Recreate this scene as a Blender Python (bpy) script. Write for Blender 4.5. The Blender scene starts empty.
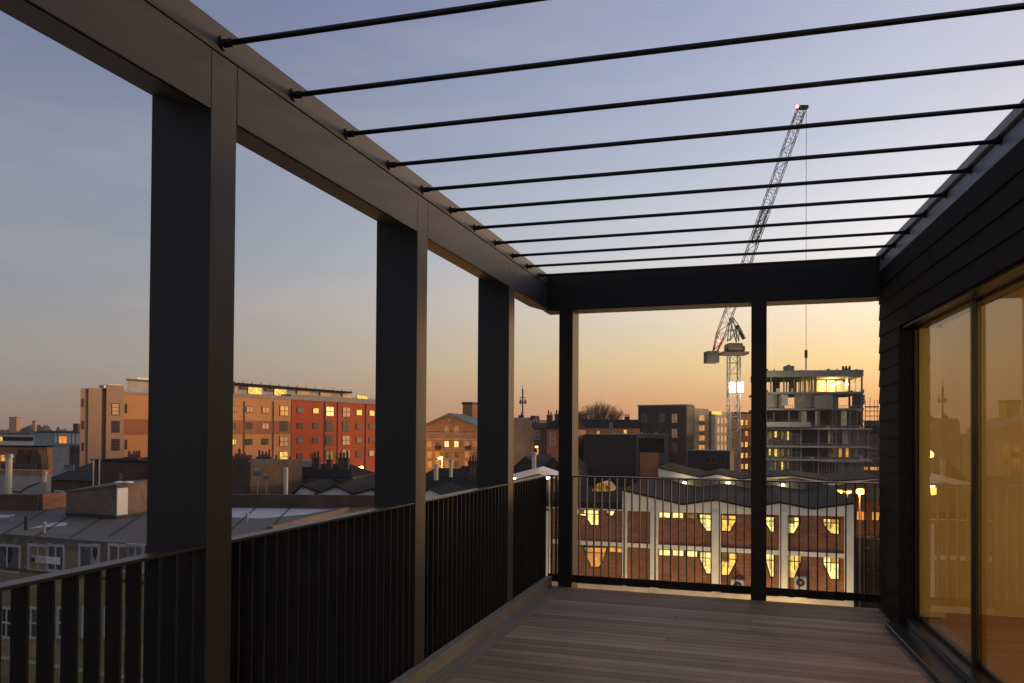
import bpy, math, random
from mathutils import Vector, Matrix
random.seed(7)
scn = bpy.context.scene
COL = scn.collection

# ------------------------------------------------------------------ camera
F, YAW, PIT, ROL, CY = 765.9, .3071, .0141, .0062, 420.47
CAM = Vector((1.9701, -7.384, 1.53))
_f = Vector((-math.sin(YAW), math.cos(YAW), 0)); _r = Vector((math.cos(YAW), math.sin(YAW), 0)); _u = Vector((0, 0, 1))
FW = _f*math.cos(PIT) + _u*math.sin(PIT); _up = _u*math.cos(PIT) - _f*math.sin(PIT)
RT = _r*math.cos(ROL) + _up*math.sin(ROL); UP = _up*math.cos(ROL) - _r*math.sin(ROL)
cd = bpy.data.cameras.new('camera'); cam = bpy.data.objects.new('camera', cd); COL.objects.link(cam)
cam.matrix_world = Matrix(((RT.x, UP.x, -FW.x, CAM.x), (RT.y, UP.y, -FW.y, CAM.y), (RT.z, UP.z, -FW.z, CAM.z), (0, 0, 0, 1)))
cd.sensor_width = 36; cd.lens = F/1024*36; cd.shift_y = (CY-341.5)/1024; cd.clip_end = 9000; cd.clip_start = .05
scn.camera = cam

# ------------------------------------------------------------------ dusk sky
def lin(c):
    c = c/255
    return c/12.92 if c <= .04045 else ((c+.055)/1.055)**2.4
def S(r, g, b): return (lin(r), lin(g), lin(b), 1)
SUN_AZ = math.radians(62)      # clockwise from the camera's heading
sun_h = (_f*math.cos(SUN_AZ) + _r*math.sin(SUN_AZ)).normalized()
world = bpy.data.worlds.new('World'); scn.world = world; world.use_nodes = True
nt = world.node_tree; N = nt.nodes; L = nt.links; N.clear()
out = N.new('ShaderNodeOutputWorld'); bg = N.new('ShaderNodeBackground'); L.new(bg.outputs[0], out.inputs[0])
tc = N.new('ShaderNodeTexCoord'); sep = N.new('ShaderNodeSeparateXYZ'); L.new(tc.outputs['Generated'], sep.inputs[0])
def math_(op, a, b=None, c=None):
    n = N.new('ShaderNodeMath'); n.operation = op
    for i, v in enumerate((a, b, c)):
        if v is None: continue
        if isinstance(v, (int, float)): n.inputs[i].default_value = v
        else: L.new(v, n.inputs[i])
    return n.outputs[0]
hx = math_('MULTIPLY', sep.outputs[0], sun_h.x); hy = math_('MULTIPLY', sep.outputs[1], sun_h.y)
hd = math_('ADD', hx, hy)
hl = math_('SQRT', math_('MAXIMUM', math_('SUBTRACT', 1.0, math_('MULTIPLY', sep.outputs[2], sep.outputs[2])), 1e-4))
dot = math_('DIVIDE', hd, hl)
fac = math_('POWER', math_('MINIMUM', math_('MAXIMUM', math_('DIVIDE', math_('SUBTRACT', dot, -.12), .95), 0), 1), 1.7)
elev = math_('ARCSINE', sep.outputs[2])
# streaky thin cloud shifts the elevation lookup slightly
mp = N.new('ShaderNodeMapping'); mp.inputs['Scale'].default_value = (1.6, 1.6, 9); L.new(tc.outputs['Generated'], mp.inputs[0])
nz = N.new('ShaderNodeTexNoise'); nz.inputs['Scale'].default_value = 1.6; nz.inputs['Detail'].default_value = 5; nz.inputs['Roughness'].default_value = .55
L.new(mp.outputs[0], nz.inputs['Vector'])
nzc = math_('SUBTRACT', nz.outputs[0], .5)
ev = math_('DIVIDE', elev, math.radians(60))
def ramp(stops, x):
    r = N.new('ShaderNodeValToRGB'); L.new(x, r.inputs[0]); e = r.color_ramp.elements
    e[0].position = 0; e[0].color = stops[0][1]; e[1].position = 1; e[1].color = stops[-1][1]
    for p, c in stops[1:-1]:
        k = e.new(p/60); k.color = c
    return r.outputs[0]
away = ramp([(0, S(142, 121, 108)), (1.5, S(154, 136, 120)), (4.5, S(153, 148, 142)), (10, S(141, 146, 154)), (18, S(127, 137, 159)), (28, S(108, 118, 147)), (38, S(104, 110, 128)), (60, S(98, 99, 108))], ev)
tow = ramp([(0, S(252, 150, 88)), (2.2, S(255, 184, 110)), (5, S(255, 220, 152)), (8.5, S(254, 235, 205)), (13, S(228, 230, 234)), (20, S(187, 197, 218)), (30, S(154, 166, 199)), (60, S(120, 124, 138))], ev)
def mixc(f, a, b, t='MIX'):
    m = N.new('ShaderNodeMix'); m.data_type = 'RGBA'; m.blend_type = t
    if isinstance(f, (int, float)): m.inputs[0].default_value = f
    else: L.new(f, m.inputs[0])
    for i, v in ((6, a), (7, b)):
        if isinstance(v, tuple): m.inputs[i].default_value = v
        else: L.new(v, m.inputs[i])
    return m.outputs[2]
sky = mixc(fac, away, tow)
# faint pink streaks higher up
st = math_('MULTIPLY', math_('MAXIMUM', math_('MULTIPLY', nzc, .6), 0), math_('MINIMUM', math_('MULTIPLY', elev, 5), 1))
sky = mixc(st, sky, S(214, 196, 190))
dk = math_('MULTIPLY', math_('MAXIMUM', math_('MULTIPLY', nzc, -.3), 0), 1.0)
sky = mixc(dk, sky, S(126, 135, 150))
# glow round the place where the sun has gone down
SD = (sun_h*math.cos(math.radians(5)) + _u*math.sin(math.radians(5)))
gx = math_('MULTIPLY', sep.outputs[0], SD.x); gy = math_('MULTIPLY', sep.outputs[1], SD.y); gz = math_('MULTIPLY', sep.outputs[2], SD.z)
gd = math_('MAXIMUM', math_('ADD', math_('ADD', gx, gy), gz), 0)
gl = math_('MULTIPLY', math_('POWER', gd, 7), .48)
gcol = N.new('ShaderNodeVectorMath'); gcol.operation = 'SCALE'; gcol.inputs[0].default_value = (1.0, .58, .18); L.new(gl, gcol.inputs['Scale'])
addn = N.new('ShaderNodeVectorMath'); addn.operation = 'ADD'; L.new(sky, addn.inputs[0]); L.new(gcol.outputs[0], addn.inputs[1])
L.new(addn.outputs[0], bg.inputs[0]); bg.inputs[1].default_value = 1.0
# ------------------------------------------------------------------ sun
sd = bpy.data.lights.new('sun', 'SUN'); so = bpy.data.objects.new('sun', sd); COL.objects.link(so)
sd.energy = 1.9; sd.angle = math.radians(9); sd.color = (1, .56, .27)
sdir = (sun_h*math.cos(math.radians(4)) + _u*math.sin(math.radians(4)))
so.rotation_euler = sdir.to_track_quat('Z', 'Y').to_euler()
vs = scn.view_settings; vs.view_transform = 'Standard'; vs.look = 'None'; vs.exposure = .12; vs.gamma = 1; vs.use_curve_mapping = False

# ------------------------------------------------------------------ geometry helpers
def ray(x, y): return FW + RT*((x-512)/F) + UP*((CY-y)/F)
def at(x, y, D): return CAM + ray(x, y)*D
def ground_pt(x, y, z):
    r = ray(x, y); return CAM + r*((z-CAM.z)/r.z)
class MB:
    def __init__(s): s.v = []; s.f = []
    def add(s, vs, fs):
        b = len(s.v); s.v += [tuple(v) for v in vs]; s.f += [tuple(b+i for i in f) for f in fs]; return s
    def box(s, x0, x1, y0, y1, z0, z1):
        return s.add([(x0,y0,z0),(x1,y0,z0),(x1,y1,z0),(x0,y1,z0),(x0,y0,z1),(x1,y0,z1),(x1,y1,z1),(x0,y1,z1)],
                     [(0,3,2,1),(4,5,6,7),(0,1,5,4),(1,2,6,5),(2,3,7,6),(3,0,4,7)])
    def prism(s, poly, y0, y1):           # polygon in x,z pushed along y (counter-clockwise seen from -y)
        n = len(poly); vs = [(x, y0, z) for x, z in poly] + [(x, y1, z) for x, z in poly]
        fs = [tuple(range(n)), tuple(range(2*n-1, n-1, -1))] + [(i, n+i, n+(i+1) % n, (i+1) % n) for i in range(n)]
        return s.add(vs, fs)
    def slab(s, poly, z0, z1):            # polygon in x,y pushed along z
        n = len(poly); vs = [(x, y, z0) for x, y in poly] + [(x, y, z1) for x, y in poly]
        fs = [tuple(range(n-1, -1, -1)), tuple(range(n, 2*n))] + [(i, (i+1) % n, n+(i+1) % n, n+i) for i in range(n)]
        return s.add(vs, fs)
    def tube(s, p, q, r, n=6, r2=None):
        p = Vector(p); q = Vector(q); d = (q-p).normalized(); a = d.orthogonal().normalized(); b = d.cross(a); r2 = r if r2 is None else r2
        vs = [p+(a*math.cos(t)+b*math.sin(t))*r for t in [2*math.pi*i/n for i in range(n)]] + [q+(a*math.cos(t)+b*math.sin(t))*r2 for t in [2*math.pi*i/n for i in range(n)]]
        return s.add(vs, [tuple(range(n-1, -1, -1)), tuple(range(n, 2*n))] + [(i, (i+1) % n, n+(i+1) % n, n+i) for i in range(n)])
    def bar(s, p, q, w): return s.tube(p, q, w*.7, 4)
    def dome(s, c, r, dirv, depth=.3, n=14, m=4):
        c = Vector(c); d = Vector(dirv).normalized(); a = d.orthogonal().normalized(); b = d.cross(a); vs = []; fs = []
        for j in range(m+1):
            rr = r*j/m; h = -depth*r*(1-(j/m)**2)
            for i in range(n):
                t = 2*math.pi*i/n; vs.append(c+(a*math.cos(t)+b*math.sin(t))*rr+d*h)
        for j in range(m):
            for i in range(n): fs.append((j*n+i, j*n+(i+1) % n, (j+1)*n+(i+1) % n, (j+1)*n+i))
        return s.add(vs, fs)
    def ball(s, c, r, n=10, m=6, sz=1):
        vs = []; fs = []
        for j in range(m+1):
            ph = math.pi*j/m
            for i in range(n):
                t = 2*math.pi*i/n; vs.append((c[0]+r*math.sin(ph)*math.cos(t), c[1]+r*math.sin(ph)*math.sin(t), c[2]+sz*r*math.cos(ph)))
        for j in range(m):
            for i in range(n): fs.append((j*n+i, (j+1)*n+i, (j+1)*n+(i+1) % n, j*n+(i+1) % n))
        return s.add(vs, fs)
    def build(s, name, mat, parent=None, bevel=0, smooth=False, label=None):
        me = bpy.data.meshes.new(name); me.from_pydata(s.v, [], s.f); me.validate(); me.update(); me.materials.append(mat)
        if smooth:
            for p in me.polygons: p.use_smooth = True
        o = bpy.data.objects.new(name, me); COL.objects.link(o)
        if parent: o.parent = parent
        if bevel:
            m = o.modifiers.new('bevel', 'BEVEL'); m.width = bevel; m.segments = 2; m.limit_method = 'ANGLE'
        if label: o['label'] = label
        return o
def B(): return MB()
def tag(o, label, cat, group=None):
    o['label'] = label; o['category'] = cat
    if group: o['group'] = group
    return o
def kind(o, k='structure'): o['kind'] = k; return o
def thing(name, label, cat, loc=(0, 0, 0), rz=0, group=None):
    o = bpy.data.objects.new(name, None); COL.objects.link(o); o.location = loc; o.rotation_euler = (0, 0, rz); o.empty_display_size = .3
    return tag(o, label, cat, group)

# ------------------------------------------------------------------ materials
def mat(name, col, rough=.7, var=.25, scale=3, metal=0, bump=0, spec=.5, stretch=(1, 1, 1), rvar=0, col2=None, detail=6):
    m = bpy.data.materials.new(name); m.use_nodes = True; t = m.node_tree; n = t.nodes; l = t.links; p = n['Principled BSDF']
    c = col if len(col) == 4 else (*col, 1)
    co = n.new('ShaderNodeTexCoord'); mpn = n.new('ShaderNodeMapping'); mpn.inputs['Scale'].default_value = stretch; l.new(co.outputs['Object'], mpn.inputs[0])
    nzn = n.new('ShaderNodeTexNoise'); nzn.inputs['Scale'].default_value = scale; nzn.inputs['Detail'].default_value = detail; nzn.inputs['Roughness'].default_value = .65; l.new(mpn.outputs[0], nzn.inputs['Vector'])
    r = n.new('ShaderNodeValToRGB'); l.new(nzn.outputs[0], r.inputs[0]); e = r.color_ramp.elements; e[0].position = .3; e[1].position = .72
    if col2: e[0].color = (*col2[:3], 1); e[1].color = c
    else: e[0].color = tuple(v*(1-var) for v in c[:3])+(1,); e[1].color = tuple(min(1, v*(1+var)) for v in c[:3])+(1,)
    l.new(r.outputs[0], p.inputs['Base Color']); p.inputs['Roughness'].default_value = rough; p.inputs['Metallic'].default_value = metal
    p.inputs['Specular IOR Level'].default_value = spec
    if rvar:
        mr = n.new('ShaderNodeMapRange'); l.new(nzn.outputs[0], mr.inputs[0]); mr.inputs[3].default_value = rough-rvar; mr.inputs[4].default_value = rough+rvar; l.new(mr.outputs[0], p.inputs['Roughness'])
    if bump:
        b = n.new('ShaderNodeBump'); b.inputs['Strength'].default_value = bump; b.inputs['Distance'].default_value = .02; l.new(nzn.outputs[0], b.inputs['Height']); l.new(b.outputs[0], p.inputs['Normal'])
    return m
def brick(name, c1, c2, mortar, w=.225, h=.075, blot=.35, rough=.85):
    m = bpy.data.materials.new(name); m.use_nodes = True; t = m.node_tree; n = t.nodes; l = t.links; p = n['Principled BSDF']
    co = n.new('ShaderNodeTexCoord'); sp = n.new('ShaderNodeSeparateXYZ'); l.new(co.outputs['Object'], sp.inputs[0])
    ad = n.new('ShaderNodeMath'); ad.operation = 'ADD'; l.new(sp.outputs[0], ad.inputs[0]); l.new(sp.outputs[1], ad.inputs[1])
    cb = n.new('ShaderNodeCombineXYZ'); l.new(ad.outputs[0], cb.inputs[0]); l.new(sp.outputs[2], cb.inputs[1])
    br = n.new('ShaderNodeTexBrick'); l.new(cb.outputs[0], br.inputs[0]); br.inputs['Scale'].default_value = 1
    br.inputs['Brick Width'].default_value = w; br.inputs['Row Height'].default_value = h; br.inputs['Mortar Size'].default_value = .008
    br.inputs['Color1'].default_value = (*c1[:3], 1); br.inputs['Color2'].default_value = (*c2[:3], 1); br.inputs['Mortar'].default_value = (*mortar[:3], 1)
    nn = n.new('ShaderNodeTexNoise'); nn.inputs['Scale'].default_value = .6; nn.inputs['Detail'].default_value = 8; nn.inputs['Roughness'].default_value = .7; l.new(co.outputs['Object'], nn.inputs['Vector'])
    mr = n.new('ShaderNodeMapRange'); l.new(nn.outputs[0], mr.inputs[0]); mr.inputs[1].default_value = .3; mr.inputs[2].default_value = .7; mr.inputs[3].default_value = 1-blot; mr.inputs[4].default_value = 1+blot
    mx = n.new('ShaderNodeVectorMath'); mx.operation = 'SCALE'; l.new(br.outputs[0], mx.inputs[0]); l.new(mr.outputs[0], mx.inputs['Scale'])
    l.new(mx.outputs[0], p.inputs['Base Color']); p.inputs['Roughness'].default_value = rough
    return m
def glow(name, col, strength=1, var=.5, scale=1.3):
    m = bpy.data.materials.new(name); m.use_nodes = True; t = m.node_tree; n = t.nodes; l = t.links; p = n['Principled BSDF']
    co = n.new('ShaderNodeTexCoord'); nn = n.new('ShaderNodeTexNoise'); nn.inputs['Scale'].default_value = scale; nn.inputs['Detail'].default_value = 3; l.new(co.outputs['Object'], nn.inputs['Vector'])
    r = n.new('ShaderNodeValToRGB'); l.new(nn.outputs[0], r.inputs[0]); e = r.color_ramp.elements; e[0].position = .35; e[1].position = .65
    e[0].color = tuple(v*(1-var) for v in col[:3])+(1,); e[1].color = (*col[:3], 1)
    p.inputs['Base Color'].default_value = (.05, .04, .03, 1); l.new(r.outputs[0], p.inputs['Emission Color']); p.inputs['Emission Strength'].default_value = strength; p.inputs['Roughness'].default_value = .6; p.inputs['Specular IOR Level'].default_value = .2
    return m
M = {}
M['bronze'] = mat('bronze_metal', (.035, .036, .037), .5, .14, 1.3, .1, 0, .36, (1, 1, .4), .07)
M['bronze_dk'] = mat('dark_powder_coat', (.022, .021, .020), .55, .15, 2, 0, 0, .3, rvar=.06)
M['rod'] = mat('rod_steel', (.03, .029, .028), .42, .15, 4, .4)
M['rail'] = mat('rail_metal', (.055, .048, .04), .36, .15, 3, .45, rvar=.06)
M['blade'] = mat('blade_metal', (.024, .022, .02), .65, .2, 3, 0, 0, .3, rvar=.06)
M['clad'] = mat('stained_cladding', (.021, .020, .020), .8, .25, 1.2, 0, .25, .1, (12, .6, 5))
M['flash'] = mat('zinc_flashing', (.22, .24, .27), .5, .15, 1.5, .2, rvar=.08)
M['sill'] = mat('sill_metal', (.04, .044, .055), .3, .2, 2, .4, rvar=.08)
M['kerb'] = mat('kerb_board', (.27, .255, .24), .65, .2, 5, 0, .3, .4, (6, .7, 6))
M['soffit'] = mat('soffit_panel', (.14, .125, .07), .55, .15, 2, .1)
M['white'] = mat('white_render', (.84, .83, .78), .75, .14, .7, detail=8)
M['offwhite'] = mat('pale_render', (.5, .49, .46), .8, .2, .8)
M['slate'] = mat('slate_roof', (.026, .026, .027), .9, .35, 1.2, 0, 0, .1, detail=9, rvar=.1)
M['slate2'] = mat('grey_slate_roof', (.055, .054, .052), .9, .35, 1.0, 0, 0, .15, detail=9, rvar=.1)
M['felt'] = mat('roof_felt', (.115, .111, .104), .75, .28, .35, detail=9, bump=.3)
M['patch'] = mat('pale_roof_strip', (.50, .48, .56), .5, .2, .8)
M['conc'] = mat('concrete', (.24, .225, .205), .85, .3, .6, detail=9)
M['conc_dk'] = mat('dark_concrete', (.13, .122, .11), .85, .35, .6, detail=9)
M['conc_lt'] = mat('pale_concrete', (.42, .395, .36), .85, .25, .6, detail=9)
M['black'] = mat('black_cladding', (.030, .030, .033), .6, .25, .5)
M['dark'] = mat('dark_void', (.018, .016, .015), .6, .4, 1)
M['dkglass'] = mat('dark_glass', (.03, .033, .04), .4, .3, 1, 0, 0, .12)
M['greyglass'] = mat('grey_glass', (.12, .12, .13), .4, .3, 1, 0, 0, .15)
M['metal'] = mat('galvanised_metal', (.35, .35, .36), .45, .25, 2, .7)
M['asph'] = mat('asphalt', (.05, .048, .046), .85, .3, .2, detail=10)
M['brickdk'] = brick('dark_brown_brick', (.085, .05, .035), (.14, .075, .05), (.09, .08, .07))
M['brickred'] = brick('workshop_brick', (.22, .09, .05), (.31, .135, .075), (.17, .14, .11), .45, .15, .3)
M['brickyel'] = brick('yellow_stock_brick', (.24, .20, .085), (.34, .26, .13), (.25, .22, .17), .225, .075, .4)
M['brickbrn'] = brick('brown_stock_brick', (.15, .10, .066), (.21, .14, .09), (.16, .14, .12), .225, .075, .35)
M['brickor'] = brick('orange_brick', (.42, .17, .075), (.52, .22, .09), (.3, .2, .13), .45, .15, .2)
M['tan'] = mat('tan_render', (.60, .30, .11), .8, .1, .3)
M['tan2'] = mat('beige_render', (.42, .28, .18), .8, .1, .3)
M['ochre'] = mat('ochre_band', (.36, .13, .055), .8, .12, .3)
M['deepred'] = mat('red_render', (.50, .078, .014), .8, .1, .3)
M['fascia'] = mat('grey_fascia', (.30, .27, .25), .7, .15, .4)
M['teal'] = mat('teal_panel', (.36, .44, .41), .7, .15, .4)
M['sheet'] = mat('pale_sheeting', (.7, .6, .35), .8, .3, 1.5)
M['pipe'] = mat('cream_pipe', (.62, .58, .44), .6, .2, 3)
M['pot'] = mat('clay_pot', (.12, .05, .035), .8, .4, 3)
M['bark'] = mat('bare_bark', (.13, .085, .065), .9, .3, 4)
M['bush'] = mat('winter_foliage', (.035, .035, .028), .9, .4, 2)
M['steel'] = mat('crane_steel', (.30, .29, .29), .5, .2, 2, .2)
M['cranecab'] = mat('crane_cab_paint', (.20, .14, .09), .5, .2, 1)
M['yel'] = glow('lit_yellow', (1.0, .64, .13), 1.35, .6, 2.2)
M['pale'] = glow('lit_pale', (1.0, .80, .26), 1.6, .5, 2.6)
M['amber'] = glow('lit_amber', (1.0, .42, .09), .85, .6, 1.1)
M['orange'] = glow('lit_orange', (1.0, .33, .06), 1.0, .3, 2)
M['dim'] = glow('lit_dim', (.32, .2, .05), .7, .8, .9)
M['skyrefl'] = mat('sky_reflection_paint', (.75, .50, .27), .5, .3, 1.5, 0, 0, .3)  # pane colour with the warm sky's reflection painted in
M['lamp'] = glow('lamp_head', (1.0, .40, .06), 14, 0)
M['lampw'] = glow('lamp_head_white', (1.0, .83, .5), 14, 0)
M['flood'] = glow('flood_head', (1.0, .93, .82), 26, 0)
M['redlamp'] = glow('aviation_lamp', (1.0, .12, .1), 9, 0)
M['red'] = mat('red_paint', (.4, .03, .03), .5, .2, 1)

def paver_wood():
    m = bpy.data.materials.new('deck_timber'); m.use_nodes = True; t = m.node_tree; n = t.nodes; l = t.links; p = n['Principled BSDF']
    co = n.new('ShaderNodeTexCoord'); geo = n.new('ShaderNodeNewGeometry')
    mp_ = n.new('ShaderNodeMapping'); mp_.inputs['Scale'].default_value = (1.2, 26, 1); l.new(co.outputs['Object'], mp_.inputs[0])
    nn = n.new('ShaderNodeTexNoise'); nn.inputs['Scale'].default_value = 3; nn.inputs['Detail'].default_value = 7; l.new(mp_.outputs[0], nn.inputs['Vector'])
    at_ = n.new('ShaderNodeAttribute'); at_.attribute_name = 'tone'
    mx = n.new('ShaderNodeMath'); mx.operation = 'MULTIPLY_ADD'; l.new(nn.outputs[0], mx.inputs[0]); mx.inputs[1].default_value = .55; l.new(at_.outputs['Fac'], mx.inputs[2])
    r = n.new('ShaderNodeValToRGB'); l.new(mx.outputs[0], r.inputs[0]); e = r.color_ramp.elements; e[0].position = .2; e[0].color = (.29, .205, .17, 1); e[1].position = 1.05; e[1].color = (.66, .52, .445, 1)
    n2 = n.new('ShaderNodeTexNoise'); n2.inputs['Scale'].default_value = 1.1; n2.inputs['Detail'].default_value = 6; l.new(co.outputs['Object'], n2.inputs['Vector'])
    mr = n.new('ShaderNodeMapRange'); l.new(n2.outputs[0], mr.inputs[0]); mr.inputs[1].default_value = .3; mr.inputs[2].default_value = .7; mr.inputs[3].default_value = .8; mr.inputs[4].default_value = 1.12
    sc = n.new('ShaderNodeVectorMath'); sc.operation = 'SCALE'; l.new(r.outputs[0], sc.inputs[0]); l.new(mr.outputs[0], sc.inputs['Scale']); l.new(sc.outputs[0], p.inputs['Base Color'])
    p.inputs['Roughness'].default_value = .62; p.inputs['Specular IOR Level'].default_value = .35
    wv = n.new('ShaderNodeTexWave'); wv.wave_type = 'BANDS'; wv.bands_direction = 'Y'; wv.inputs['Scale'].default_value = 22; l.new(co.outputs['Object'], wv.inputs['Vector'])
    am = n.new('ShaderNodeMath'); am.operation = 'MULTIPLY_ADD'; l.new(nn.outputs[0], am.inputs[0]); am.inputs[1].default_value = .6; l.new(wv.outputs['Fac'], am.inputs[2])
    b = n.new('ShaderNodeBump'); b.inputs['Strength'].default_value = .9; b.inputs['Distance'].default_value = .005; l.new(am.outputs[0], b.inputs['Height']); l.new(b.outputs[0], p.inputs['Normal'])
    return m
M['deck'] = paver_wood()
def glassmat():
    m = bpy.data.materials.new('window_glass'); m.use_nodes = True; t = m.node_tree; n = t.nodes; l = t.links; n.clear()
    o = n.new('ShaderNodeOutputMaterial'); mi = n.new('ShaderNodeMixShader'); tr = n.new('ShaderNodeBsdfTransparent'); gl_ = n.new('ShaderNodeBsdfGlossy')
    tr.inputs[0].default_value = (.86, .88, .86, 1); gl_.inputs['Roughness'].default_value = 0; gl_.inputs[0].default_value = (.9, .9, .9, 1)
    fr = n.new('ShaderNodeFresnel'); fr.inputs['IOR'].default_value = 1.66
    l.new(fr.outputs[0], mi.inputs[0]); l.new(tr.outputs[0], mi.inputs[1]); l.new(gl_.outputs[0], mi.inputs[2]); l.new(mi.outputs[0], o.inputs[0])
    return m
M['glass'] = glassmat()
M['intwall'] = mat('interior_plaster', (.62, .50, .30), .8, .08, 1)
M['intfloor'] = mat('interior_floor', (.34, .17, .07), .45, .25, 3, stretch=(1, 8, 1))
M['curtain'] = mat('pale_curtain', (.62, .58, .5), .9, .12, 2)

# ------------------------------------------------------------------ ground
GZ = -15.0
g = B().add([(-2250, -250, GZ), (2250, -250, GZ), (2250, 1800, GZ), (-2250, 1800, GZ)], [(0, 1, 2, 3)]).build('ground', M['asph']); kind(g)

# ------------------------------------------------------------------ the terrace
def wall_u(v): return 3.02 - .0583*v
d = B(); tones = []
bw = .090; gap = .007; v = -.012
while v > -9.5:
    v1 = v; v0 = v-bw
    x = .192; xe = wall_u(v0)-.02
    cuts = [x, 1.35+random.choice([0, 0, .6]), xe] if random.random() < .25 else [x, xe]
    for a, b_ in zip(cuts[:-1], cuts[1:]):
        d.box(a+.002, b_-.002, v0, v1, -.03, 0); tones += [random.uniform(.0, .5)]*6
    v -= bw+gap
deck = d.build('deck', M['deck'], bevel=0); kind(deck)
ta = deck.data.attributes.new('tone', 'FLOAT', 'FACE')
for i, t_ in enumerate(tones): ta.data[i].value = t_
kind(B().box(-.30, 3.0, -9.6, -.005, -.35, -.045).build('deck_base', M['dark']))
k = B().box(.062, .188, -9.5, -.012, -.03, .004)
kind(k.build('deck_border', M['kerb'], bevel=.003))
posts_v = [(-6.845, -6.695), (-4.975, -4.825), (-3.107, -2.955), (-1.269, -1.117)]
k = B().box(.002, .06, -9.5, -.012, -.035, .098)
edges = [-9.5] + [e for p in posts_v for e in p] + [-.012]
for a, b_ in zip(edges[::2], edges[1::2]): k.box(-.004, .002, a+.002, b_-.002, -.035, .098)
kind(k.build('deck_kerb', M['kerb'], bevel=.004))
# the block the terrace stands on
kind(B().box(-.26, 12, -14, -.02, -15, -.36).build('terrace_block', M['brickdk']))

# pergola
pg = thing('pergola', 'dark bronze metal pergola of deep posts, heavy beams and thin overhead rods round the terrace', 'pergola')
for (a, b_) in posts_v: B().box(-.279, 0, a, b_, -.3, 2.978).build('post', M['bronze'], pg, bevel=.003)
for x0, x1 in ((.114, .253), (1.937, 2.073)): B().box(x0, x1, 0, .27, -.3, 2.738).build('post', M['bronze_dk'], pg, bevel=.003)
cuts = [-11.5] + [e for p in posts_v for e in p] + [-.002]
for a, b_ in zip(cuts[::2], cuts[1::2]):
    B().prism([(-.279, 2.834), (0, 2.747), (0, 2.978), (-.279, 2.978)], a+.002, (b_-.002 if b_ < -.1 else .279)).build('fascia_panel', M['bronze'], pg, bevel=.002)
    m_ = B().add([(-.262, a+.01, 2.827), (-.262, b_+(.26 if b_ > -.1 else -.01), 2.827), (-.02, b_+(.26 if b_ > -.1 else -.01), 2.7505), (-.02, a+.01, 2.7505)], [(0, 1, 2, 3)]); m_.build('soffit', M['soffit'], pg)
B().box(-.27, -.012, -11.5, .27, 2.9785, 2.9835).build('shadow_gap', M['dark'], pg)
B().box(-.279, .0, -11.5, .279, 2.984, 3.097).build('beam_cap', M['bronze'], pg, bevel=.004)
B().box(.001, wall_u(0)+.12, .001, .2785, 2.7385, 3.097).build('end_beam', M['bronze_dk'], pg, bevel=.004)
B().box(-.05, wall_u(0)-.02, .012, .268, 2.7345, 2.738).build('soffit', M['soffit'], pg)
rods = [-4.9121, -4.4358, -3.966, -3.4961, -3.0352, -2.5736, -2.1058, -1.6352, -1.1742, -.7356, -.3201]
rods = [-6.34, -5.87, -5.39] + rods
for v in rods:
    ue = wall_u(v+.169); p0 = Vector((0, v, 3.027)); p1 = Vector((ue, v+.169*ue/3, 3.05))
    r_ = B().tube(p0, p1, .0115, 12).build('rod', M['rod'], pg, smooth=True)
    for p, q in ((p0, p1), (p1, p0)):
        dd = (q-p).normalized()
        fl = B().tube(p+dd*.001, p+dd*.008, .028, 14).tube(p+dd*.008, p+dd*.045, .0165, 12)
        fl.build('flange', M['rod'], r_)

# balustrades
def panel(p, q, n, label, ends):
    p = Vector(p); q = Vector(q); d_ = q-p; Lr = d_.length; rz = math.atan2(d_.y, d_.x)
    t_ = thing('balustrade_panel', label, 'railing', p, rz, 'balustrade panels round the terrace edge')
    B().box(0, Lr, -.033, .033, 1.080, 1.092).build('top_rail', M['rail'], t_, bevel=.002)
    B().box(0, Lr, -.006, .006, .036, .108).build('bottom_rail', M['blade'], t_, bevel=.001)
    for i in range(n):
        x = Lr*(i+ends)/(n-1+2*ends)
        B().box(x-.004, x+.004, -.031, .031, .045, 1.0795).build('baluster', M['blade'], t_)
    return t_
U = -.038
panel((U, -9.4, 0), (U, -6.845, 0), 29, 'foremost finned railing beside the viewer, before the first deep post', .7)
panel((U, -6.695, 0), (U, -4.975, 0), 20, 'dark finned railing at the lower left corner, ending against the widest post', .7)
panel((U, -4.825, 0), (U, -3.107, 0), 20, 'dark finned railing between the widest post and the second deep post', .7)
panel((U, -2.955, 0), (U, -1.269, 0), 20, 'dark finned railing between the second and third deep posts on the left', .7)
panel((U, -1.117, 0), (U, .045, 0), 14, 'short dark finned railing from the third deep post to the far corner', .7)
VB = .045+.027
panel((U+.03, VB, 0), (.114, VB, 0), 2, 'very short railing piece between the far corner and the slim post', .8)
panel((.253, VB, 0), (1.937, VB, 0), 22, 'long railing between the two slim far posts, brick workshop seen through it', .8)
panel((2.073, VB, 0), (3.03, VB, 0), 12, 'railing between the right slim post and the dark clad wall', .6)

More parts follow.
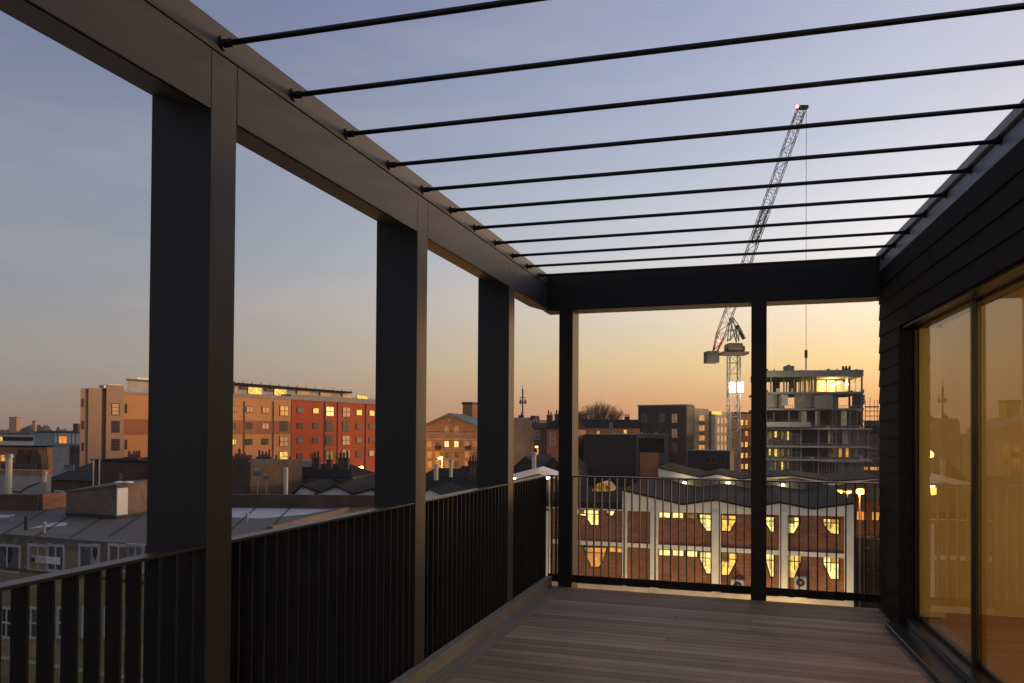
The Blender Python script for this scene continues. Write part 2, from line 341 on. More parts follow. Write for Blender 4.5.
# the penthouse with its glass doors
H_ = thing('penthouse', 'dark clad penthouse wall with amber lit sliding glass doors along the right of the terrace', 'house', (3.02, 0, 0), .0582)
c_ = B()
zb = 2.38; nb = 4; bh = (2.95-zb)/nb
def board(c, y0, y1, z0, z1): c.add([(-.010, y0, z0), (0.03, y0, z0), (.03, y0, z1), (0.0, y0, z1), (-.010, y1, z0), (.03, y1, z0), (.03, y1, z1), (0.0, y1, z1)], [(0, 1, 2, 3), (7, 6, 5, 4), (0, 4, 5, 1), (1, 5, 6, 2), (2, 6, 7, 3), (3, 7, 4, 0)])
for i in range(nb): board(c_, -11, .02, zb+i*bh, zb+(i+1)*bh+.004)
z = .02
while z < zb-.01:
    z2 = min(z+.1475, zb); board(c_, -.69, .02, z, z2+.003); z = z2
c_.build('cladding', M['clad'], H_)
B().box(.031, .30, -.69, -.02, -.3, 2.95).build('pier', M['clad'], H_, bevel=.003)
B().box(.031, .30, -11, -.69, 2.385, 2.95).build('lintel', M['clad'], H_)
B().box(-.004, .4, -11, .02, 2.957, 3.06).box(-.03, .4, -11, .03, 3.064, 3.12).build('coping', M['flash'], H_, bevel=.004)
B().box(-.11, .10, -11, -.69, -.02, .045).box(.03, .18, -11, -.69, .046, .098).build('threshold', M['sill'], H_, bevel=.004)
# fixed pane frame, sliding leaf
def leaf(x, y0, y1, st0, st1):
    fr_ = B().box(x-.011, x+.011, y0, y0+st0, .10, 2.36).box(x-.011, x+.011, y1-st1, y1, .10, 2.36).box(x-.01, x+.01, y0+st0, y1-st1, .10, .125).box(x-.01, x+.01, y0+st0, y1-st1, 2.345, 2.36).build('frame', M['sill'], None)
    return fr_
for nm, (x, y0, y1, s0, s1) in (('fixed', (.115, -2.05, -.692, .03, .02)), ('sliding', (.15, -4.9, -2.0, .03, .03)), ('fixed', (.115, -8.2, -4.85, .05, .05))):
    dr = bpy.data.objects.new('glass_door', None); COL.objects.link(dr); dr.parent = H_
    o_ = leaf(x, y0, y1, s0, s1); o_.parent = dr; o_.data.materials[0] = M['rod']
    for xo in (-.008, .008): B().add([(x+xo, y0+s0, .12), (x+xo, y1-s1, .12), (x+xo, y1-s1, 2.35), (x+xo, y0+s0, 2.35)], [(3, 2, 1, 0)]).build('pane', M['glass'], dr)
B().box(.02, .24, -11, -.69, 2.362, 2.382).build('door_head', M['sill'], H_)
# the room
B().box(.3, 5.2, -.45, -.3, 0, 2.6).box(5.0, 5.2, -11, -.45, 0, 2.6).box(.2, 5.2, -11.2, -11, 0, 2.6).build('room_wall', M['intwall'], H_)
B().box(.18, 5.2, -11, -.3, .02, .09).build('room_floor', M['intfloor'], H_)
B().box(.3, 5.2, -11, -.3, 2.6, 2.7).build('room_ceiling', M['intwall'], H_)
B().box(.401, 5.3, -11, .02, 2.75, 3.05).build('roof', M['slate'], H_)
B().box(.14, .299, -.70, -.691, 0.1, 2.36).box(.301, .32, -.70, -.45, .09, 2.6).build('inner_jamb', M['intwall'], H_)
for (lx, ly, lab) in ((5.2, -3.2, 'round ceiling lamp glowing inside the room, nearer the far wall'), (5.4, -7.2, 'round ceiling lamp glowing inside the room, beside the camera')):
    t_ = thing('ceiling_lamp', lab, 'lamp', (lx, ly, 2.58), 0, 'ceiling lamps of the lit room')
    B().tube((0, 0, -.05), (0, 0, .02), .16, 20).build('shade', M['offwhite'], t_); B().tube((0, 0, -.058), (0, 0, -.051), .14, 20).build('diffuser', glow('lamp_diffuser', (1, .62, .25), 3, 0), t_)
    ld = bpy.data.lights.new('lamp_light', 'POINT'); ld.energy = 72; ld.color = (1, .68, .26); ld.shadow_soft_size = .14; lo = bpy.data.objects.new('lamp_light', ld); COL.objects.link(lo); lo.parent = t_; lo.location = (0, 0, -.22)

# ------------------------------------------------------------------ city helpers
class Bld:
    """a building: its front runs from pixel column ax at distance ad to bx at bd; local x along it, y away from us, z up"""
    def __init__(s, name, label, cat, ax, ad, bx, bd, group=None, zg=GZ):
        a = at(ax, 432, ad); b = at(bx, 432, bd); a.z = b.z = zg
        s.L = (b-a).length; s.rz = math.atan2(b.y-a.y, b.x-a.x); s.o = a
        s.dx = (b-a).normalized(); s.dy = Vector((-s.dx.y, s.dx.x, 0)); s.zg = zg
        s.t = thing(name, label, cat, a, s.rz, group)
    def pt(s, px, py, y=0):
        r = ray(px, py); t = ((s.o-CAM).dot(s.dy)+y)/r.dot(s.dy); P = CAM+r*t-s.o
        return P.dot(s.dx), P.z
    def rect(s, x0, y0, x1, y1, y=0):
        xm = (x0+x1)/2; ym = (y0+y1)/2
        return s.pt(x0, ym, y)[0], s.pt(x1, ym, y)[0], s.pt(xm, y1, y)[1], s.pt(xm, y0, y)[1]
    def skew(s, x0, y0, x1, y1, mt, name, n0, n1, bottom=None):
        a, b, z0, z1 = s.rect(x0, y0, x1, y1, n0)
        if bottom is not None: z0 = bottom
        a2 = max(s.pt(x0, 432, n1)[0], a)
        return B().slab([(a, n0), (b, n0), (max(b, a2), n1), (a2, n1)], z0, z1).build(name, M[mt], s.t)
    def box(s, x0, y0, x1, y1, mt, name='wall', n0=0, n1=8, yref=0, bottom=None, parent=None, label=None, bevel=0):
        a, b, z0, z1 = s.rect(x0, y0, x1, y1, yref)
        if bottom is not None: z0 = bottom
        return B().box(a, b, n0, n1, z0, z1).build(name, M[mt] if isinstance(mt, str) else mt, parent or s.t, label=label, bevel=bevel)
    def poly(s, pts, mt, name, n0, n1, yref=0, parent=None):
        pp = [s.pt(x, y, yref) for x, y in pts]
        ar = sum(pp[i][0]*pp[(i+1) % len(pp)][1]-pp[(i+1) % len(pp)][0]*pp[i][1] for i in range(len(pp)))
        if ar < 0: pp.reverse()
        return B().prism(pp, n0, n1).build(name, M[mt], parent or s.t)
    def win(s, x0, y0, x1, y1, pane, frame='white', y=0, bars=(1, 0), fw=.07, pts=None, name='window', proud=.05):
        a, b, z0, z1 = s.rect(x0, y0, x1, y1, y)
        if pts:
            pp = [s.pt(px, py, y) for px, py in pts]; ar = sum(pp[i][0]*pp[(i+1) % len(pp)][1]-pp[(i+1) % len(pp)][0]*pp[i][1] for i in range(len(pp)))
            if ar < 0: pp.reverse()
            m_ = B()
            for i in range(len(pp)):
                p, q = pp[i], pp[(i+1) % len(pp)]; m_.tube((p[0], y-proud/2, p[1]), (q[0], y-proud/2, q[1]), fw*.6, 4)
        else:
            m_ = B().box(a-fw, b+fw, y-proud, y-.002, z0-fw, z0).box(a-fw, b+fw, y-proud, y-.002, z1, z1+fw).box(a-fw, a, y-proud, y-.002, z0, z1).box(b, b+fw, y-proud, y-.002, z0, z1)
        for i in range(bars[0]):
            xx = a+(b-a)*(i+1)/(bars[0]+1); m_.box(xx-fw*.35, xx+fw*.35, y-proud*.9, y-.03, z0, z1)
        for i in range(bars[1]):
            zz = z0+(z1-z0)*(i+1)/(bars[1]+1); m_.box(a, b, y-proud*.88, y-.029, zz-fw*.35, zz+fw*.35)
        w = m_.build(name, M[frame], s.t)
        if pts: B().prism(pp, y-.02, y-.004).build('pane', M[pane], w)
        else: B().box(a, b, y-.02, y-.004, z0, z1).build('pane', M[pane], w)
        return w
def chimney(b, x, y, z0, z1, w=.9, dpt=.6, n=4, mt='brickdk', parent=None, potmat='pot'):
    o = B().box(x-w/2, x+w/2, y, y+dpt, z0, z1).box(x-w/2-.06, x+w/2+.06, y-.06, y+dpt+.06, z1, z1+.12).build('chimney', M[mt], parent or b.t)
    m_ = B()
    for i in range(n):
        xx = x-w/2+w*(i+.5)/n; hh = random.uniform(.35, .75); m_.tube((xx, y+dpt/2, z1+.12), (xx, y+dpt/2, z1+.12+hh), .12, 8, .09)
    m_.build('chimney_pot', M[potmat], o); return o
def gable(b, x0, x1, y0, y1, ze, zr, roofm='slate', axis='x', over=.2, gm=None):
    """pitched roof; ridge along local x or y"""
    m_ = B()
    if axis == 'x':
        ym = (y0+y1)/2
        m_.add([(x0-over, y0-over, ze), (x1+over, y0-over, ze), (x1+over, ym, zr), (x0-over, ym, zr), (x0-over, y1+over, ze), (x1+over, y1+over, ze)], [(0, 1, 2, 3), (3, 2, 5, 4), (0, 3, 4), (1, 5, 2), (0, 4, 5, 1)])
    else:
        xm = (x0+x1)/2
        m_.add([(x0-over, y0-over, ze), (x1+over, y0-over, ze), (xm, y0-over, zr), (x0-over, y1+over, ze), (x1+over, y1+over, ze), (xm, y1+over, zr)], [(0, 2, 5, 3), (1, 4, 5, 2), (0, 1, 2), (3, 5, 4), (0, 3, 4, 1)])
    return m_.build('roof', M[roofm], b.t)
def street_light(name, px, py, D, label, energy, col=(1, .42, .08), head='lamp', r=.16, group='street lamps glowing among the roofs'):
    P = at(px, py, D); t_ = thing(name, label, 'street lamp', (P.x, P.y, GZ), 0, group); h = P.z-GZ
    m_ = B().tube((0, .6, 0), (0, .6, h-.1), .07, 6).tube((0, .6, h-.1), (0, 0, h+.12), .05, 6); m_.build('pole', M['metal'], t_)
    B().box(-.2, .2, -.35, .2, .07+h, .19+h).build('hood', M['metal'], t_); B().ball((0, 0, h), r, 10, 6, .6).build('bulb', M[head], t_)
    if energy:
        ld = bpy.data.lights.new('street_light', 'POINT'); ld.energy = energy; ld.color = col; ld.shadow_soft_size = .3; lo = bpy.data.objects.new('street_light', ld); COL.objects.link(lo); lo.parent = t_; lo.location = (0, -.1, h-.35)
    return t_

# ------------------------------------------------------------------ white and brick workshop across the street
A0 = at(716, 499, 60); Yw = A0.y
def Dof(px, Y): r = ray(px, 432); return (Y-CAM.y)/r.y
W = Bld('brick_workshop', 'long red brick workshop with white pilasters, zigzag white gables and yellow lit trapezoid windows', 'building', 500, Dof(500, Yw), 854, Dof(854, Yw))
zr = lambda px, py, y=0: W.pt(px, py, y)
W.box(500, 505, 852.8, 610, 'brickred', 'wall', .12, 14, bottom=0)
# white fascia with its zigzag top
top = [(500, 489), (549, 489), (549, 501), (622, 504), (622.5, 489.5), (683, 503.8), (716, 499.3), (749.5, 506.5), (779.5, 501.8), (812.8, 508), (853.5, 502.8)]
bot = [(853.5, 516.5), (740, 514), (650, 511.5), (622.5, 510.5), (500, 506.5)]
W.poly(top[4:]+[(853.5, 516.5), (740, 514), (622.5, 510.8)], 'white', 'gable_fascia', -.06, .12)
W.box(500, 502, 622.4, 508.5, 'white', 'parapet', -.06, .12)
for x0, x1 in ((543.5, 550.5), (622.6, 627), (650.3, 658.2), (711.8, 720.6), (779, 787.6), (844.4, 853.4)):
    a = W.pt(x0, 545)[0]; b_ = W.pt(x1, 545)[0]; B().box(a, b_, -.16, .119, 0, W.pt(x0, 511)[1]).build('pilaster', M['white'], W.t, bevel=.02)
for x0, x1 in ((500, 543.3), (550.7, 622.4), (627.2, 650.1), (658.4, 711.6), (720.8, 778.8), (787.8, 844.2)):
    a = W.pt(x0, 545)[0]; b_ = W.pt(x1, 545)[0]; z = W.pt(700, 548.8)[1]; B().box(a, b_, -.04, .119, z-.16, z+.17).build('floor_band', M['white'], W.t)
# roofs running back from each gable
def roof_strip(pts, y1=19):
    m_ = B(); pp = [W.pt(x, y) for x, y in pts]
    for (xa, za), (xb, zb_) in zip(pp[:-1], pp[1:]):
        m_.add([(xa, -.25, za+.05), (xb, -.25, zb_+.05), (xb, y1, zb_+.05), (xa, y1, za+.05), (xa, -.25, za-.1), (xb, -.25, zb_-.1), (xb, y1, zb_-.1), (xa, y1, za-.1)], [(0, 1, 2, 3), (4, 7, 6, 5), (0, 4, 5, 1), (2, 6, 7, 3), (0, 3, 7, 4), (1, 5, 6, 2)])
    m_.build('roof', M['slate'], W.t)
roof_strip(top[4:7]); roof_strip(top[6:9]); roof_strip(top[8:])
a = W.pt(500, 503)[0]; b_ = W.pt(622.2, 503)[0]; z = W.pt(600, 502.5)[1]
B().box(a, b_, -.1, 18, z-.5, z+.02).build('roof', M['slate'], W.t)
# windows
wins_rect = [(659.5, 512.6, 669.8, 517.5, 'pale'), (672.8, 512.8, 683, 517.9, 'pale'), (686, 513.6, 697, 518.2, 'dim'),
             (659.5, 549.8, 669.8, 555.2, 'pale'), (673, 550.4, 683.4, 555.6, 'pale'), (686.2, 551.2, 697, 556.4, 'pale')]
for x0, y0, x1, y1, p_ in wins_rect: W.win(x0, y0, x1, y1, p_, 'brickdk', .118, (0, 0), .06)
traps = [([(699.5, 514), (711, 514.3), (711, 531), (706.5, 531), (699.8, 521)], 'pale'), ([(721.5, 514.8), (736, 515.5), (736, 521), (730, 531.5), (721.5, 531)], 'yel'),
         ([(766, 516.5), (774, 516.8), (774, 532.5), (771, 532.3), (766, 524)], 'pale'), ([(788.3, 516.8), (800, 517), (800, 523), (794, 533.5), (788.3, 533)], 'pale'),
         ([(823, 518.3), (839, 519), (839, 534.5), (830.5, 533.5), (823, 524)], 'yel'),
         ([(699.8, 551.5), (711, 552), (711, 574), (706.5, 573.5), (699.8, 559)], 'pale'), ([(721.5, 552.5), (737, 553.2), (737, 560), (729, 575.5), (721.5, 575)], 'yel'),
         ([(766, 553.5), (774, 554), (774, 577), (770.5, 576.8), (766, 562)], 'pale'), ([(788.3, 554.5), (801, 555), (801, 562), (794, 578.5), (788.3, 578)], 'yel'),
         ([(823, 556), (839, 556.5), (839, 579.5), (830.5, 579), (823, 563)], 'pale'),
         ([(577, 509.3), (599, 510), (599, 525.5), (591, 525), (586, 516.5), (577, 514.5)], 'pale'), ([(606.5, 510.5), (615.5, 511), (613, 515.8), (608.5, 515.6)], 'pale'),
         ([(584, 547), (607, 547.3), (604, 560), (599, 567.3), (591.5, 567), (587, 558)], 'amber')]
for pts, p_ in traps:
    xs = [p[0] for p in pts]; ys = [p[1] for p in pts]
    w_ = W.win(min(xs), min(ys), max(xs), max(ys), p_, 'dkglass', .118, (0, 0), .09, pts)
    if max(ys)-min(ys) > 12:
        a, b_, z0, z1 = W.rect(min(xs), min(ys), max(xs), max(ys), .118); zz = z1-(z1-z0)*.28; xm_ = a+(b_-a)*.45
        B().box(a, b_, .04, .07, zz-.035, zz+.035).build('transom', M['brickdk'], w_); B().box(xm_, xm_+.07, .042, .072, z0+(z1-z0)*.35, z1).build('mullion', M['brickdk'], w_)
    # transom and mullion across each
for i_, (x0, y0, x1, y1) in enumerate(((722.5, 515.5, 728, 520), (789, 517.5, 794, 524), (831, 519.5, 838, 524), (722, 553.5, 728.5, 562), (830.5, 557.5, 838.5, 563), (578, 510, 584, 513.5))):
    W.box(x0, y0, x1, y1, 'dim' if i_ % 2 else 'amber', 'blind', .07, .095)
W.win(608, 547.5, 622, 552, 'amber', 'brickdk', .118, (1, 0), .05)
# barrel skylight glowing on the roof
xa, za = W.pt(592, 491, 6); xb, zb_ = W.pt(611, 491, 6); h_ = W.pt(600, 482.5, 6)[1]-za
pp = [(xa+(xb-xa)*i/10, za+h_*math.sin(math.pi*i/10)**.6) for i in range(11)]; pp.reverse()
W_sky = B().prism([(x, z) for x, z in pp], 6, 9).build('skylight', glow('lit_skylight', (.7, .36, .05), .6, .8, 1.5), W.t)
m_ = B()
for i in range(0, 11, 2): m_.tube((pp[i][0], 5.97, pp[i][1]), (pp[i][0], 5.97, za), .035, 4)
m_.build('skylight_bar', M['dkglass'], W_sky)
# air conditioning units
for x0, y0, x1, y1, lab in ((731, 579, 745, 590, 'white air conditioner low on the brick wall, left of the slim post'), (794, 576, 806, 597, 'taller pair of white air conditioners right of the slim post')):
    a, b_, z0, z1 = W.rect(x0, y0, x1, y1, 0); t_ = thing('air_conditioner', lab, 'air conditioner', W.o + W.dx*a + Vector((0, 0, z0)), W.rz)
    B().box(0, b_-a, -.55, .1, 0, z1-z0).build('casing', M['offwhite'], t_, bevel=.03); nn = 1 if z1-z0 < 1.2 else 2
    for i in range(nn):
        zc = (z1-z0)*(i+.5)/nn; g_ = B(); R_ = min((z1-z0)/nn, b_-a)*.38
        g_.tube(((b_-a)*.5, -.58, zc), ((b_-a)*.5, -.551, zc), R_, 16).build('fan_grille', M['dark'], t_); B().tube(((b_-a)*.5, -.60, zc), ((b_-a)*.5, -.581, zc), R_*.35, 12).build('fan_hub', M['metal'], t_)
# pale forecourt wall along the foot
B().box(0, W.pt(853.4, 600)[0], -.2, -.165, 0, W.pt(716, 592)[1]).build('ground_floor_fascia', M['conc_lt'], W.t)
pv = B().box(-60, 60, Yw-9, Yw-.3, GZ, GZ+.12).build('pavement', M['conc']); kind(pv)

# ------------------------------------------------------------------ rear gabled hall with three wall lamps
Yr = Yw+20
R_ = Bld('gabled_hall', 'dark slated hall behind the workshop with low white zigzag gables and small wall lamps', 'building', 650, Dof(650, Yr), 880, Dof(880, Yr))
prof = [(658.5, 467.5), (700, 477.2), (717, 473.7), (741, 479.2), (756, 477), (793, 475.6), (832, 481.2), (880, 478)]
R_.poly(prof+[(880, 500), (658.5, 500)], 'conc_dk', 'wall', .06, 9)
lo_ = [(x, y+(4.2 if i % 2 == 0 else 1.2)) for i, (x, y) in enumerate(prof)]
lo_[0] = (658.5, 476.5); lo_[3] = (741, 480.7)
R_.poly(prof+lo_[::-1], 'white', 'gable_fascia', -.15, .058)
m_ = B(); pp = [R_.pt(x, y) for x, y in prof]
for (xa, za), (xb, zb_) in zip(pp[:-1], pp[1:]):
    m_.add([(xa, -.3, za+.06), (xb, -.3, zb_+.06), (xb, 12, zb_+.06), (xa, 12, za+.06), (xa, -.3, za-.06), (xb, -.3, zb_-.06), (xb, 12, zb_-.06), (xa, 12, za-.06)], [(0, 1, 2, 3), (4, 7, 6, 5), (0, 4, 5, 1), (2, 6, 7, 3), (0, 3, 7, 4), (1, 5, 6, 2)])
m_.build('roof', M['slate'], R_.t)
for x, y in ((685, 482.7), (728, 482.7), (782.6, 485)):
    a, z = R_.pt(x, y); o_ = B().box(a-.22, a+.22, -.3, .06, z+.1, z+.22).build('wall_lamp', M['metal'], R_.t); B().ball((a, -.22, z), .2, 10, 6, .6).build('bulb', M['lampw'], o_)
    ld = bpy.data.lights.new('wall_light', 'POINT'); ld.energy = 45; ld.color = (1, .72, .35); ld.shadow_soft_size = .15; l_ = bpy.data.objects.new('wall_light', ld); COL.objects.link(l_); l_.parent = R_.t; l_.location = (a, -.7, z-.2)
# slate building behind it, filling between the roofs
Q = Bld('slate_shed', 'low dark flat topped building below the yellow lit flats', 'building', 688, 118, 752, 114)
Q.box(688, 451.5, 730, 490, 'black', 'wall', 0, 4, bottom=0); Q.box(687.5, 450.3, 730.6, 451.6, 'conc_dk', 'parapet', -.1, 4.1)
for x in (706, 712, 721): Q.win(x, 457, x+4, 463, 'dkglass', 'conc_dk')

# ------------------------------------------------------------------ dark blocks
K = Bld('black_clad_block', 'windowless black clad box building with a brick sided opening at its right', 'building', 583, 96, 668, 94)
K.box(583.5, 434.5, 636, 500, 'black', 'wall', 0, 16, bottom=0)
for x in (587, 612, 640, 655): K.box(x, 432, x+1.6, 434.6, 'metal', 'roof_vent', 3, 3.5)
K.box(636.2, 434, 668.5, 438.4, 'conc_dk', 'frame', -.1, 16); K.box(636.2, 438.5, 638.6, 500, 'conc_dk', 'frame', -.1, 16, bottom=0); K.box(664, 438.5, 668.5, 500, 'conc_dk', 'frame', -.1, 16, bottom=0)
K.box(638.7, 438.5, 663.9, 452.4, 'dark', 'opening', .8, 16)
K.box(639.5, 452.6, 658.6, 500, 'brickor', 'brick_panel', .1, 16, bottom=0, label='orange brick panel'); K.box(658.7, 452.6, 663.9, 500, 'conc_dk', 'wall', .2, 16, bottom=0)
m_ = B(); zt = K.pt(600, 434.5)[1]
for i in range(12): 
    xx = K.pt(583.5, 450)[0]+i*.58; m_.box(xx-.01, xx+.01, -.03, 0, 0, zt)
m_.build('cladding_joint', M['dark'], K.t)

V = Bld('apartment_block', 'charcoal flat roofed apartment block with small square windows beside the crane', 'building', 638, 150, 687, 143)
V.box(638, 405.4, 686.5, 470, 'black', 'wall', 0, 2.4, bottom=0); V.box(637.6, 404.6, 687, 405.8, 'conc', 'parapet', -.1, 2.5)
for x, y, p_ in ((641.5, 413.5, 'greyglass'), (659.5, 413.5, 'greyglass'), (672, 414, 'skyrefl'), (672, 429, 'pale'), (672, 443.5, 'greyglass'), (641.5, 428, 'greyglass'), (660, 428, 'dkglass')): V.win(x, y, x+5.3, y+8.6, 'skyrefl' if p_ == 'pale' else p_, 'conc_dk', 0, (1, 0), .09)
V.t.children[-1]
V2 = Bld('apartment_block', 'yellow lit side wing of flats with pale panels and glowing balconies', 'building', 687.3, 143.5, 733, 165)
V2.box(687.6, 405.5, 694.5, 470, 'brickbrn', 'wall', 0, 2, bottom=0); V2.box(694.6, 408.5, 710, 470, 'conc_lt', 'wall', .3, 2, bottom=0)
V2.box(710.2, 411, 716.8, 470, 'conc_dk', 'wall', 1.2, 3, bottom=0); V2.box(717, 411.5, 728.5, 470, 'offwhite', 'wall', .3, 2, bottom=0); V2.box(728.6, 413, 738, 470, 'conc', 'wall', .9, 3, bottom=0)
for (x0, x1, ys) in ((700.5, 705.5, (415.5, 425.5, 435.5, 445)),):
    for y in ys:
        V2.box(x0, y, x1, y+6, 'amber', 'window', .2, .29); V2.box(x0-.6, y+5, x1+.6, y+6.6, 'conc_lt', 'balcony', -.5, .28)
for y in (407, 417, 431, 443): V2.box(690, y, 692.4, y+6, 'yel' if y > 410 else 'dim', 'window', -.05, -.002)
V2.box(713, 411.5, 721.5, 414.5, 'yel', 'window', -.05, .29)
for y in (418, 427, 436, 445):
    for x in (718.5, 722, 725.5): V2.box(x, y, x+2, y+5.5, 'skyrefl', 'window', .24, .29)
V3 = Bld('brick_flats', 'orange brick flats with lit windows just right of the crane tower', 'building', 737, 150, 768, 160)
V3.box(738.5, 414, 766, 480, 'brickor', 'wall', 0, 1.5, bottom=0); V3.box(738, 412.4, 767, 414.1, 'conc_dk', 'parapet', -.1, 1.6)
for y in (420, 431, 442, 453, 464):
    for x in (740.5, 745): V3.win(x, y, x+2.6, y+5, random.choice(['amber', 'yel', 'dkglass', 'amber']), 'conc_dk', 0, (0, 0), .06)

# ------------------------------------------------------------------ construction tower
T = Bld('unfinished_tower', 'half built concrete apartment tower with open floors and site lights glowing on top', 'building', 760, 140, 871, 136)
floors = [392.8, 409.2, 428.6, 446.6, 459.8, 475]
T.box(758, 370.4, 863, 376.8, 'conc', 'roof_slab', -.4, 15)
for i, y in enumerate(floors):
    x1 = 863.5 if i < 2 else (871 if i > 1 else 866)
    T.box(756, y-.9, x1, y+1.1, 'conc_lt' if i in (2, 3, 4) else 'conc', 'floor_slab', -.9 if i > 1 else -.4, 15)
cols = {0: (759, 771, 784, 794.5, 800.5, 812, 862), 1: (759, 776, 812, 832, 862), 2: (759, 789, 800, 818, 833, 862), 3: (768, 801, 818.5, 858.5, 869), 4: (768, 801, 818.5, 858.5, 869), 5: (768, 801, 818.5, 858.5, 869)}
ys = [376.8]+[f+1.1 for f in floors[:-1]]
for i, cs in cols.items():
    for x in cs:
        w_ = 1.1 if i == 0 else 1.6
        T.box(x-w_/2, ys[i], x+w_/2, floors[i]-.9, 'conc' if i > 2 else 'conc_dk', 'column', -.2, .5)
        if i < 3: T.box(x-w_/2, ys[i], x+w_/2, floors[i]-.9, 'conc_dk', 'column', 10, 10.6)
T.box(776.5, 377, 783.5, 392, 'dark', 'wall', 5, 6) ; T.box(794.8, 377, 797, 392, 'conc_dk', 'wall', .4, 8)
T.box(757, 411, 785, 394, 'conc', 'wall', .5, .9)
T.box(795, 393.9, 839, 408.3, 'conc', 'wall', .5, .9); T.box(853, 393.9, 863, 408.3, 'brickdk', 'wall', .5, .9); T.box(813.5, 395.5, 832, 409, 'conc', 'hoist_screen', -.8, -.3)
T.box(757, 430, 863, 410.3, 'conc_dk', 'wall', 3.2, 3.6); T.box(834, 411, 862, 427.5, 'brickdk', 'wall', .3, .7)
T.box(765, 429.7, 869, 475, 'conc', 'wall', 3.6, 4.2, bottom=0)
T.box(802, 447.7, 818, 459, 'dkglass', 'glazing', .3, .5); T.box(802, 429.7, 818, 445.6, 'dkglass', 'glazing', .3, .5)
T.box(764, 422.2, 809, 427, 'conc_lt', 'balcony', -1.6, -.3)
T.box(820, 459.8, 856, 462, 'conc_lt', 'balcony', -1.2, -.3)
for i in range(13):
    x = 821+i*2.7; T.box(x, 462, x+1, 474, 'conc', 'mullion', -.05, .15)
for y0 in (430.5, 448.5, 461.5):   # glowing patches painted in as work light inside the lower left storeys
    for x in (771, 777, 784, 790):
        hh = random.uniform(6, 11); T.box(x, y0+1, x+random.uniform(1.2, 3), y0+hh, random.choice(['yel', 'dim', 'amber', 'dim']), 'work_light_glow' if False else 'painted_glow', 3.3, 3.58)
for x in (836, 843, 850): T.box(x, 449, x+2.5, 457.5, random.choice(['amber', 'dim']), 'painted_glow', 3.3, 3.58)  # more glowing patches standing in for work light, further right
for x, y in ((823, 384), (833, 385), (847, 384.5), (838, 383)):
    a, z = T.pt(x, y, 2); o_ = B().box(a-.3, a+.3, 2.1, 2.3, z-.2, z+.2).build('site_lamp', M['metal'], T.t); B().box(a-.25, a+.25, 2.0, 2.09, z-.15, z+.15).build('bulb', M['lampw'], o_)
ld = bpy.data.lights.new('site_light', 'POINT'); ld.energy = 800; ld.color = (1, .68, .25); ld.shadow_soft_size = .4; l_ = bpy.data.objects.new('site_light', ld); COL.objects.link(l_); l_.parent = T.t; a, z = T.pt(832, 384, 4); l_.location = (a, 5, z)
for x0, x1 in ((808, 814), (815, 822), (824, 833), (834.5, 843), (845, 851)): T.box(x0, 377.8, x1, 391.5, 'sheet', 'sheeting', 7, 7.05)
T.box(787.5, 364, 797.5, 370.2, 'conc_lt', 'lift_housing', 4, 6); T.box(789.5, 363, 793, 370.3, 'metal', 'lift_housing', 3.4, 3.9)
for x in (844, 847, 850.5): T.box(x, 365.5, x+1.4, 370.3, 'dark', 'roof_plant', 1, 1.8)
T.box(844, 368, 852, 369.2, 'dark', 'roof_plant', 1, 1.4)
for x in range(760, 863, 6): T.box(x, 368.6, x+.3, 370.4, 'metal', 'edge_post', .1, .16)
rnd = random.Random(21)
m_ = B()
for x in (766, 772, 778.5, 785, 791.5, 797): a, z = T.pt(x, 430, -1.5); m_.tube((a, -1.5, 0), (a, -1.5, z-rnd.uniform(0, 1)), .05, 4)
for x in (836, 843, 850, 857): a, z = T.pt(x, 411, -1.2); m_.tube((a, -1.2, 0), (a, -1.2, z+rnd.uniform(0, 1.5)), .05, 4)
for y in (434, 440, 452, 457, 464, 470):
    a, z = T.pt(764, y, -1.5); b_ = T.pt(799, y)[0]; m_.tube((a, -1.5, z), (b_, -1.5, z), .045, 4); a, z = T.pt(833, y-2, -1.2); b_ = T.pt(862, y)[0]; m_.tube((a, -1.2, z), (b_, -1.2, z), .045, 4)
m_.build('scaffold_tube', M['metal'], T.t)
for i in range(70):          # stacked materials, props, barriers and hanging sheets on the open floors
    k_ = rnd.randrange(6); x = rnd.uniform(760, 862); yb = floors[k_]-.9; kind_ = rnd.random()
    if kind_ < .45: hh = rnd.uniform(1.2, 4); T.box(x, yb-hh, x+rnd.uniform(1, 4), yb, rnd.choice(['conc_lt', 'conc_dk', 'offwhite', 'brickdk', 'teal', 'red']), 'stacked_material', -.1, rnd.uniform(.3, 1))
    elif kind_ < .8: T.box(x, ys[k_], x+.5, yb, 'metal', 'prop', rnd.uniform(.2, 2.5), rnd.uniform(2.6, 2.8))
    else: T.box(x, ys[k_]+1, x+rnd.uniform(3, 7), yb-rnd.uniform(0, 4), rnd.choice(['conc_lt', 'conc', 'dkglass', 'sheet']), 'sheeting', -.15, -.1)
for k_ in range(1, 5):
    for x0 in range(758, 862, 2):
        if rnd.random() < .8: T.box(x0, floors[k_]-3.6, x0+.25, floors[k_]-.9, 'metal', 'edge_post', -.35, -.31)
    a, z = T.pt(757, floors[k_]-3.4); b_ = T.pt(862, 400)[0]; B().box(a, b_, -.36, -.32, z-.03, z+.03).build('guard_rail', M['metal'], T.t)
for x in (767, 775, 801, 806, 829, 838, 857): T.box(x, 370.4-rnd.uniform(.8, 2.4), x+rnd.uniform(.4, 2.5), 370.3, 'conc_dk', 'roof_plant', 1, 2)
